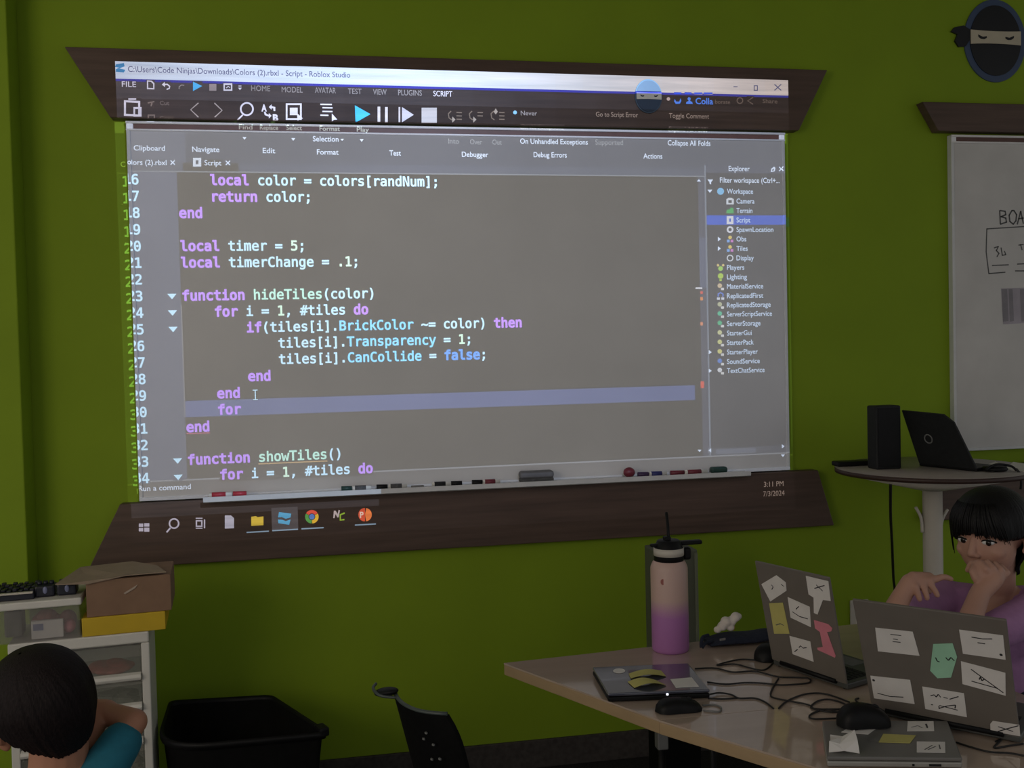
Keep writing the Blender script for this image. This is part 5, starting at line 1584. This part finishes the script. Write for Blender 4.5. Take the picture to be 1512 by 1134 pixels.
put([poly([(996, 146), (998.5, 150), (1003, 150), (1005, 145), (1006, 149), (1004, 153), (998, 153.5), (995.5, 150)], BL, P_)])
put([poly([(1013, 153.5), (1013.5, 150.5), (1017, 149), (1015, 146), (1017, 143), (1020, 145), (1019, 149), (1022, 150.5), (1023, 153.5)], BL, P_)])
T('Colla', 1027, 1053, 153.5, 9, BL, P_, .02); T('borate', 1056, 1078, 153, 6, GD, P_, .004)
put([ring_poly(1092.5, 148.5, 5, 1.5, GD, P_, 14)]); put([stroke([(1112, 143.5), (1104, 149), (1112, 154)], 1.6, GD, P_)])
T('Share', 1126, 1148, 152, 6, GD, P_, .004)
for s, a, b_, yb in (('Find', 353, 373, 190.5), ('Replace', 384, 411, 191), ('Select', 423, 446, 191.5), ('Format', 472, 502, 192.5), ('Play', 527, 545, 194)):
    T(s, a, b_, yb, 6.5, (2.2, 3.2, 3.4), YB - .004, .012)
# ribbon captions on the board
for px, py in ((361, 204), (433, 205.5), (534, 207)): put([poly([(px - 3, py - 1.6), (px + 3, py - 1.6), (px, py + 2.4)], LW)])
for s, a, b_, yb, c in (('Selection', 462, 500, 208.5, LW), ('Clipboard', 197.5, 243.5, 222, LW), ('Navigate', 284, 324, 224, LW), ('Edit', 388, 406.5, 226, LW), ('Format', 468, 500, 228, LW), ('Test', 575, 592, 229.5, LW),
                        ('Into', 662, 678, 212, LD), ('Over', 694, 712, 213, LD), ('Out', 727, 741, 213.5, LD), ('On Unhandled Exceptions', 768, 868, 212, LW), ('Supported', 879, 920, 213.5, LD), ('Debugger', 682, 721, 231.5, LW),
                        ('Debug Errors', 788, 837, 232, LW), ('Collapse All Folds', 986, 1049, 214.5, LW), ('Actions', 950, 978, 234, LW), ('Colors (2).rbxl', 180, 246, 243, LW), ('Script', 302, 327, 244, LW),
                        ('Explorer', 1076, 1107, 252.5, LW), ('Filter workspace (Ctrl+...', 1063, 1151, 269.5, LW), ('Run a command', 204, 282, 725.5, LW)):
    T(s, a, b_, yb, 7.6, c, YB, .010)
put([poly([(502.5, 205), (508, 205), (505.2, 208)], LW)])
for cx_, cy_ in ((255, 240), (336.5, 240.5), (1153.5, 249.5)):
    put([poly([(cx_ - 3.6, cy_ - 2.6), (cx_ - 2.6, cy_ - 3.6), (cx_, cy_ - 1), (cx_ + 2.6, cy_ - 3.6), (cx_ + 3.6, cy_ - 2.6), (cx_ + 1, cy_), (cx_ + 3.6, cy_ + 2.6), (cx_ + 2.6, cy_ + 3.6), (cx_, cy_ + 1), (cx_ - 2.6, cy_ + 3.6), (cx_ - 3.6, cy_ + 2.6), (cx_ - 1, cy_)], LW)])
put([holed(sq_(285, 233, 297, 246), sq_(289, 236.5, 293, 242.5), (.85, .98, 1.2), YB)])
put([holed([(1139, 249), (1143, 246), (1145, 248), (1144, 253), (1138, 254)], [(1140.5, 250), (1142.8, 249), (1142.3, 252), (1140, 252.5)], LW, YB)])
put([poly([(1044.5, 265), (1053, 265), (1050, 269), (1050, 272.5), (1047.6, 271), (1047.6, 269)], LW)])
put([poly([(1029, 268), (1032, 264.5), (1035, 268)], LW)])
rows_ = [('Workspace', 282.5, 0, 1112, (.25, .7, 1.2)), ('Camera', 297, 1, 1114, (.8, .9, 1.05)), ('Terrain', 311, 1, 1111, (.05, .55, .15)), ('Script', 325, 1, 1108, (.9, .95, 1.1)), ('SpawnLocation', 339, 1, 1142, (.85, .92, 1.1)),
         ('Obs', 353, 1, 1102, None), ('Tiles', 367, 1, 1104, None), ('Display', 381, 1, 1113, (.8, .9, 1.05)), ('Players', 395, 0, 1099, (.45, .85, .15)), ('Lighting', 409, 0, 1103, (.55, .85, .1)), ('MaterialService', 423, 0, 1127, (.8, .65, .45)),
         ('ReplicatedFirst', 437, 0, 1127, (.15, .3, 1.0)), ('ReplicatedStorage', 450.5, 0, 1138, (.6, .65, .45)), ('ServerScriptService', 464, 0, 1140, (.1, .7, .45)), ('ServerStorage', 478, 0, 1123, (.08, .65, .35)),
         ('StarterGui', 492, 0, 1110, (.75, .8, .45)), ('StarterPack', 506, 0, 1113, (.75, .8, .35)), ('StarterPlayer', 520, 0, 1119, (.8, .8, .3)), ('SoundService', 534, 0, 1122, (.12, .3, .9)), ('TextChatService', 547.5, 0, 1129, (.85, .92, 1.05))]
for s, yc, ind, xe, col in rows_:
    xt = 1087.5 if ind else 1073.5
    xi = xt - 9.5
    T(s, xt, xe, yc + 3.4, 7.2, LWs, YB, .010)
    if col is None:
        put([disc(xi, yc - 2.4, 2.7, (.95, .75, .2)), sq(xi - 4.6, yc + .8, xi - .6, yc + 4.8, (.25, .55, 1.2)), sq(xi + .8, yc + .8, xi + 4.8, yc + 4.8, (.75, .25, .8))])
    elif s == 'Script': put([holed(sq_(xi - 5, yc - 6, xi + 5, yc + 6), sq_(xi - 1.2, yc - 2.5, xi + 1.2, yc + 2.5), col, YB)])
    elif s in ('SpawnLocation', 'Display'): put([ring_poly(xi, yc, 5, 2.6 if s[0] == 'S' else 1.6, col)])
    elif s == 'Camera': put([holed([(xi - 5.5, yc - 3), (xi - 2, yc - 5), (xi + 2, yc - 5), (xi + 5.5, yc - 3), (xi + 5.5, yc + 4.8), (xi - 5.5, yc + 4.8)], [(xi - 2.5, yc - 1.5), (xi + 2.5, yc - 1.5), (xi + 2.5, yc + 2.8), (xi - 2.5, yc + 2.8)], col, YB)])
    elif s == 'Terrain': put([poly([(xi - 5.5, yc + 4), (xi - 5, yc - 1), (xi - 1, yc - 2), (xi + 2, yc - 5), (xi + 5, yc - 3), (xi + 5.5, yc + 4)], col)])
    elif s == 'Lighting': put([disc(xi, yc - 1.5, 4.2, col), sq(xi - 1.8, yc + 3.2, xi + 1.8, yc + 6, col)], .0005)
    elif s == 'Players': put([disc(xi, yc + 1.5, 3.6, col), disc(xi - 3.8, yc - 3.4, 1.9, (.9, .75, .3)), disc(xi + 3.8, yc - 3.4, 1.9, (.9, .75, .3))])
    elif s == 'Workspace': put([disc(xi, yc, 5.2, col)])
    elif s == 'ReplicatedFirst': put([stroke([(xi - 3.5, yc + 1), (xi - 3.5, yc - 3), (xi, yc - 5), (xi + 3.5, yc - 3), (xi + 3.5, yc + 1)], 2, col), sq(xi - 5.4, yc + 2.2, xi - 1, yc + 5.6, (.8, .9, 1.1)), sq(xi + 1, yc + 2.2, xi + 5.4, yc + 5.6, (.8, .9, 1.1))], .0004)
    else: put([disc(xi - 1.2, yc - 1.2, 3.4, col), sq(xi + .6, yc + 1.8, xi + 5, yc + 5.4, (.85, .9, .95))], .0004)
    if s in ('Obs', 'Tiles'): put([poly([(1060, yc - 3.4), (1064.5, yc), (1060, yc + 3.4)], LW)])
    if s in ('StarterPlayer', 'TextChatService'): put([poly([(1046.5, yc - 3.2), (1051, yc), (1046.5, yc + 3.2)], LW)])
    if s == 'Workspace': put([poly([(1044.5, yc - 2.5), (1052, yc - 2.5), (1048.2, yc + 2.2)], LW)])
put([poly([(1030, 664), (1036, 664), (1033, 667.5)], LW)]); put([poly([(1050, 662), (1050, 668), (1046, 665)], LW)])
put([poly([(1154.5, 656), (1154.5, 662), (1158.5, 659)], LW)]); put([poly([(1153, 671), (1159, 671), (1156, 675)], LW)])
# task bar
put([sq(205, 773, 211.5, 778, BW, P_), sq(213, 772.5, 220.5, 777.5, BW, P_), sq(205, 779.5, 211.5, 784.5, BW, P_), sq(213, 779, 220.5, 785, BW, P_)])
put([ring_poly(257, 773, 8, 2.3, BW, P_), bar((251.5, 779.5), (246, 786), 2.4, BW, P_)])
put([holed(sq_(289, 768, 299, 778), sq_(291, 770, 297, 776), BW), sq(301, 767, 303, 780, BW, P_), sq(289, 764.5, 299, 766, BW, P_), sq(289, 779.3, 299, 780.6, BW, P_)], .0005)
put([poly([(332, 761), (341, 761), (345.5, 765), (345.5, 780), (332, 780.5)], (4.4, 6.2, 9.5), P_)])
put([poly([(371, 763), (378, 762), (380, 763.5), (389, 762.5), (389, 775.5), (371, 776.5)], (6.5, 6.6, .9), P_)])
R(ref(401, 765, P_)[0], ref(440, 765, P_)[0], ref(420, 782, P_)[1], ref(420, 749, P_)[1], (.7, .95, 1.3))
put([poly([(412, 756), (430, 758.5), (429, 764), (422, 766), (416, 763.5), (410.5, 764)], (.9, 5.4, 11), P_)]); put([poly([(410.5, 767), (417, 767.5), (422, 769.5), (429, 767), (427, 775), (411, 772.5)], (.9, 5.4, 11), P_)])
def wedge(cx_, cy_, r, r2, a0, a1, col, n=8):
    o = [(cx_ + r * math.cos(math.radians(a0 + (a1 - a0) * i / n)), cy_ + r * math.sin(math.radians(a0 + (a1 - a0) * i / n))) for i in range(n + 1)]
    i_ = [(cx_ + r2 * math.cos(math.radians(a1 + (a0 - a1) * i / n)), cy_ + r2 * math.sin(math.radians(a1 + (a0 - a1) * i / n))) for i in range(n + 1)]
    return poly(o + i_, col, P_)
put([wedge(460.5, 763, 10, 5, 211, 328, (7.0, 1.1, .8)), wedge(460.5, 763, 10, 5, 332, 447, (7.4, 6.4, .6)), wedge(460.5, 763, 10, 5, 92, 207, (.8, 4.6, 1.2)), disc(460.5, 763, 4.2, (.9, 2.8, 9), P_)])
put([poly([(492, 765), (493, 754), (495.5, 754), (498.5, 759), (500, 753), (502, 753.5), (500, 764), (498, 764), (495.5, 759), (494, 765)], (4.6, 5.4, 6.6), P_)])
put([stroke([(509, 757.5), (502.5, 760), (502.5, 768), (508.5, 767)], 2.4, (2.4, 5.6, .5), P_)], .0004)
put([wedge(539, 760, 10, 0.4, -80, 80, (7.5, 2.6, .8), 10), ([[ref(539 + 10 * math.cos(math.radians(90 + 180 * i / 12)), 760 + 10 * math.sin(math.radians(90 + 180 * i / 12)), P_) for i in range(13)]], (6, 1.0, .5))], .0005)
T('P', 531.5, 537, 764.5, 8.5, (7, 7, 7), P_, .03)
for a, b_, y0_, y1_ in ((364, 397, 786.5, 784), (402, 440, 783.5, 781.5), (445, 478, 781, 779), (524, 555, 775.5, 773.5)):
    z0_ = ref((a + b_) / 2, (y0_ + y1_) / 2, P_)[1]
    R(ref(a, y0_, P_)[0], ref(b_, y1_, P_)[0], z0_ - .0022, z0_ + .0022, (2.2, 4.6, 7.5))
T('3:11 PM', 1128, 1157, 719, 7.5, (3.0, 3.4, 3.6), P_, .006); T('7/3/2024', 1127, 1158.5, 733, 7.5, (2.4, 2.7, 2.9), P_, .006)

# --- flatten the painter's list into one sheet of film with no overlaps
import bisect
R_LIST = RECTS
xs = sorted({round(v, 6) for r in R_LIST for v in (r[0], r[1])}); zs_ = sorted({round(v, 6) for r in R_LIST for v in (r[2], r[3])})
NX, NZ = len(xs) - 1, len(zs_) - 1
cells = [[-1] * NX for _ in range(NZ)]
for k_, r in enumerate(R_LIST):
    i0, i1 = bisect.bisect_left(xs, round(r[0], 6)), bisect.bisect_left(xs, round(r[1], 6))
    j0, j1 = bisect.bisect_left(zs_, round(r[2], 6)), bisect.bisect_left(zs_, round(r[3], 6))
    r.append((i1 - i0) * (j1 - j0))
    for j in range(j0, j1):
        cells[j][i0:i1] = [k_] * (i1 - i0)
cnt = {}
for row in cells:
    for v in row: cnt[v] = cnt.get(v, 0) + 1
fb = MB()
EPS = 4e-5
def film_quad(lp, col):
    fb.use(film_mat(col))
    f = fb.bm.faces.new([fb.bm.verts.new(film(*p)) for p in lp]); f.material_index = fb.cur
def film_text(lp, base, shapes):                 # one watertight triangulation, each triangle dyed by what it lies in
    ox, oz = lp[0]
    loops = [lp] + [p for s in shapes for p in s[0]]
    V, E_ = [], []
    for l in loops:
        n0 = len(V)
        V += [Vector(((p[0] - ox) * 1000, (p[1] - oz) * 1000)) for p in l]
        E_ += [(n0 + i, n0 + (i + 1) % len(l)) for i in range(len(l))]
    vo, eo, fo, _, _, _ = delaunay_2d_cdt(V, E_, [], 0, 1e-5)
    boxes = []
    for polys, col in shapes:
        for_ = []
        for p in polys:
            q = [((a[0] - ox) * 1000, (a[1] - oz) * 1000) for a in p]
            for_.append((min(a[0] for a in q), max(a[0] for a in q), min(a[1] for a in q), max(a[1] for a in q), q))
        boxes.append((for_, col))
    bv = [fb.bm.verts.new(film(ox + v.x / 1000, oz + v.y / 1000)) for v in vo]
    for f in fo:
        c = sum((vo[i] for i in f), Vector((0, 0))) / len(f)
        col = base
        for for_, cc in boxes:
            k_ = 0
            for x0, x1, y0, y1, q in for_:
                if x0 <= c.x <= x1 and y0 <= c.y <= y1 and inside((c.x, c.y), q): k_ ^= 1
            if k_: col = cc
        fb.use(film_mat(col))
        try:
            nf = fb.bm.faces.new([bv[i] for i in f]); nf.material_index = fb.cur
        except ValueError: pass
done = [[False] * NX for _ in range(NZ)]
for j in range(NZ):
    i = 0
    while i < NX:
        v = cells[j][i]
        if done[j][i] or v < 0:
            i += 1; continue
        i1 = i
        while i1 < NX and cells[j][i1] == v and not done[j][i1]: i1 += 1
        j1 = j + 1
        while j1 < NZ and all(cells[j1][q] == v and not done[j1][q] for q in range(i, i1)): j1 += 1
        for jj in range(j, j1):
            for q in range(i, i1): done[jj][q] = True
        r = R_LIST[v]
        lp = [(xs[i] - EPS, zs_[j] - EPS), (xs[i1] + EPS, zs_[j] - EPS), (xs[i1] + EPS, zs_[j1] + EPS), (xs[i] - EPS, zs_[j1] + EPS)]
        whole = cnt[v] == r[6]
        if r[5] and whole: film_text(lp, r[4], r[5])
        else:
            film_quad(lp, r[4])
        i = i1
LX_, RX_, BZ_, TZ_ = LX, RX, .86, TZ
pj = thing('ceiling_projector', (LAMP.x, LAMP.y - .05, LAMP.z - .09), 'white ceiling projector throwing the code picture on the whiteboard', 'projector')
slide = fb.build('film_slide', pj)
# opaque mask round the slide, lens barrel, body, mount
b = mb('blackm')
s0, s1 = film(LX_ + 1e-4, BZ_ + 1e-4), film(RX_ - 1e-4, TZ_ - 1e-4)
yy = LAMP.y + SD
big = .075
for q in ([(LAMP.x - big, LAMP.z - big), (s0.x, LAMP.z - big), (s0.x, LAMP.z + big), (LAMP.x - big, LAMP.z + big)], [(s1.x, LAMP.z - big), (LAMP.x + big, LAMP.z - big), (LAMP.x + big, LAMP.z + big), (s1.x, LAMP.z + big)],
          [(s0.x, LAMP.z - big), (s1.x, LAMP.z - big), (s1.x, s0.z), (s0.x, s0.z)], [(s0.x, s1.z), (s1.x, s1.z), (s1.x, LAMP.z + big), (s0.x, LAMP.z + big)]):
    b.prism([Vector((x, yy - .0005, z)) for x, z in q], (0, .001, 0))
b.build('slide_mask', pj)
b = mb('white')
for c_, s_ in (((LAMP.x, LAMP.y - .06, LAMP.z + .085), (.30, .34, .012)), ((LAMP.x, LAMP.y - .06, LAMP.z - .085), (.30, .34, .012)), ((LAMP.x - .145, LAMP.y - .06, LAMP.z), (.012, .34, .158)), ((LAMP.x + .145, LAMP.y - .06, LAMP.z), (.012, .34, .158)), ((LAMP.x, LAMP.y - .225, LAMP.z), (.278, .012, .158)),
               ((LAMP.x - .1075, LAMP.y + .104, LAMP.z), (.063, .010, .158)), ((LAMP.x + .1075, LAMP.y + .104, LAMP.z), (.063, .010, .158))):
    b.box(c_, s_, bev=.002)
b.build('housing', pj)
mb('mgrey').cyl((LAMP.x, LAMP.y - .06, LAMP.z + .091), (LAMP.x, LAMP.y - .06, 2.92), .022, None, 20).build('mount_pole', pj)
mb('mgrey').cyl((LAMP.x, LAMP.y - .06, 2.908), (LAMP.x, LAMP.y - .06, 2.92), .07, None, 24).build('ceiling_plate', pj)
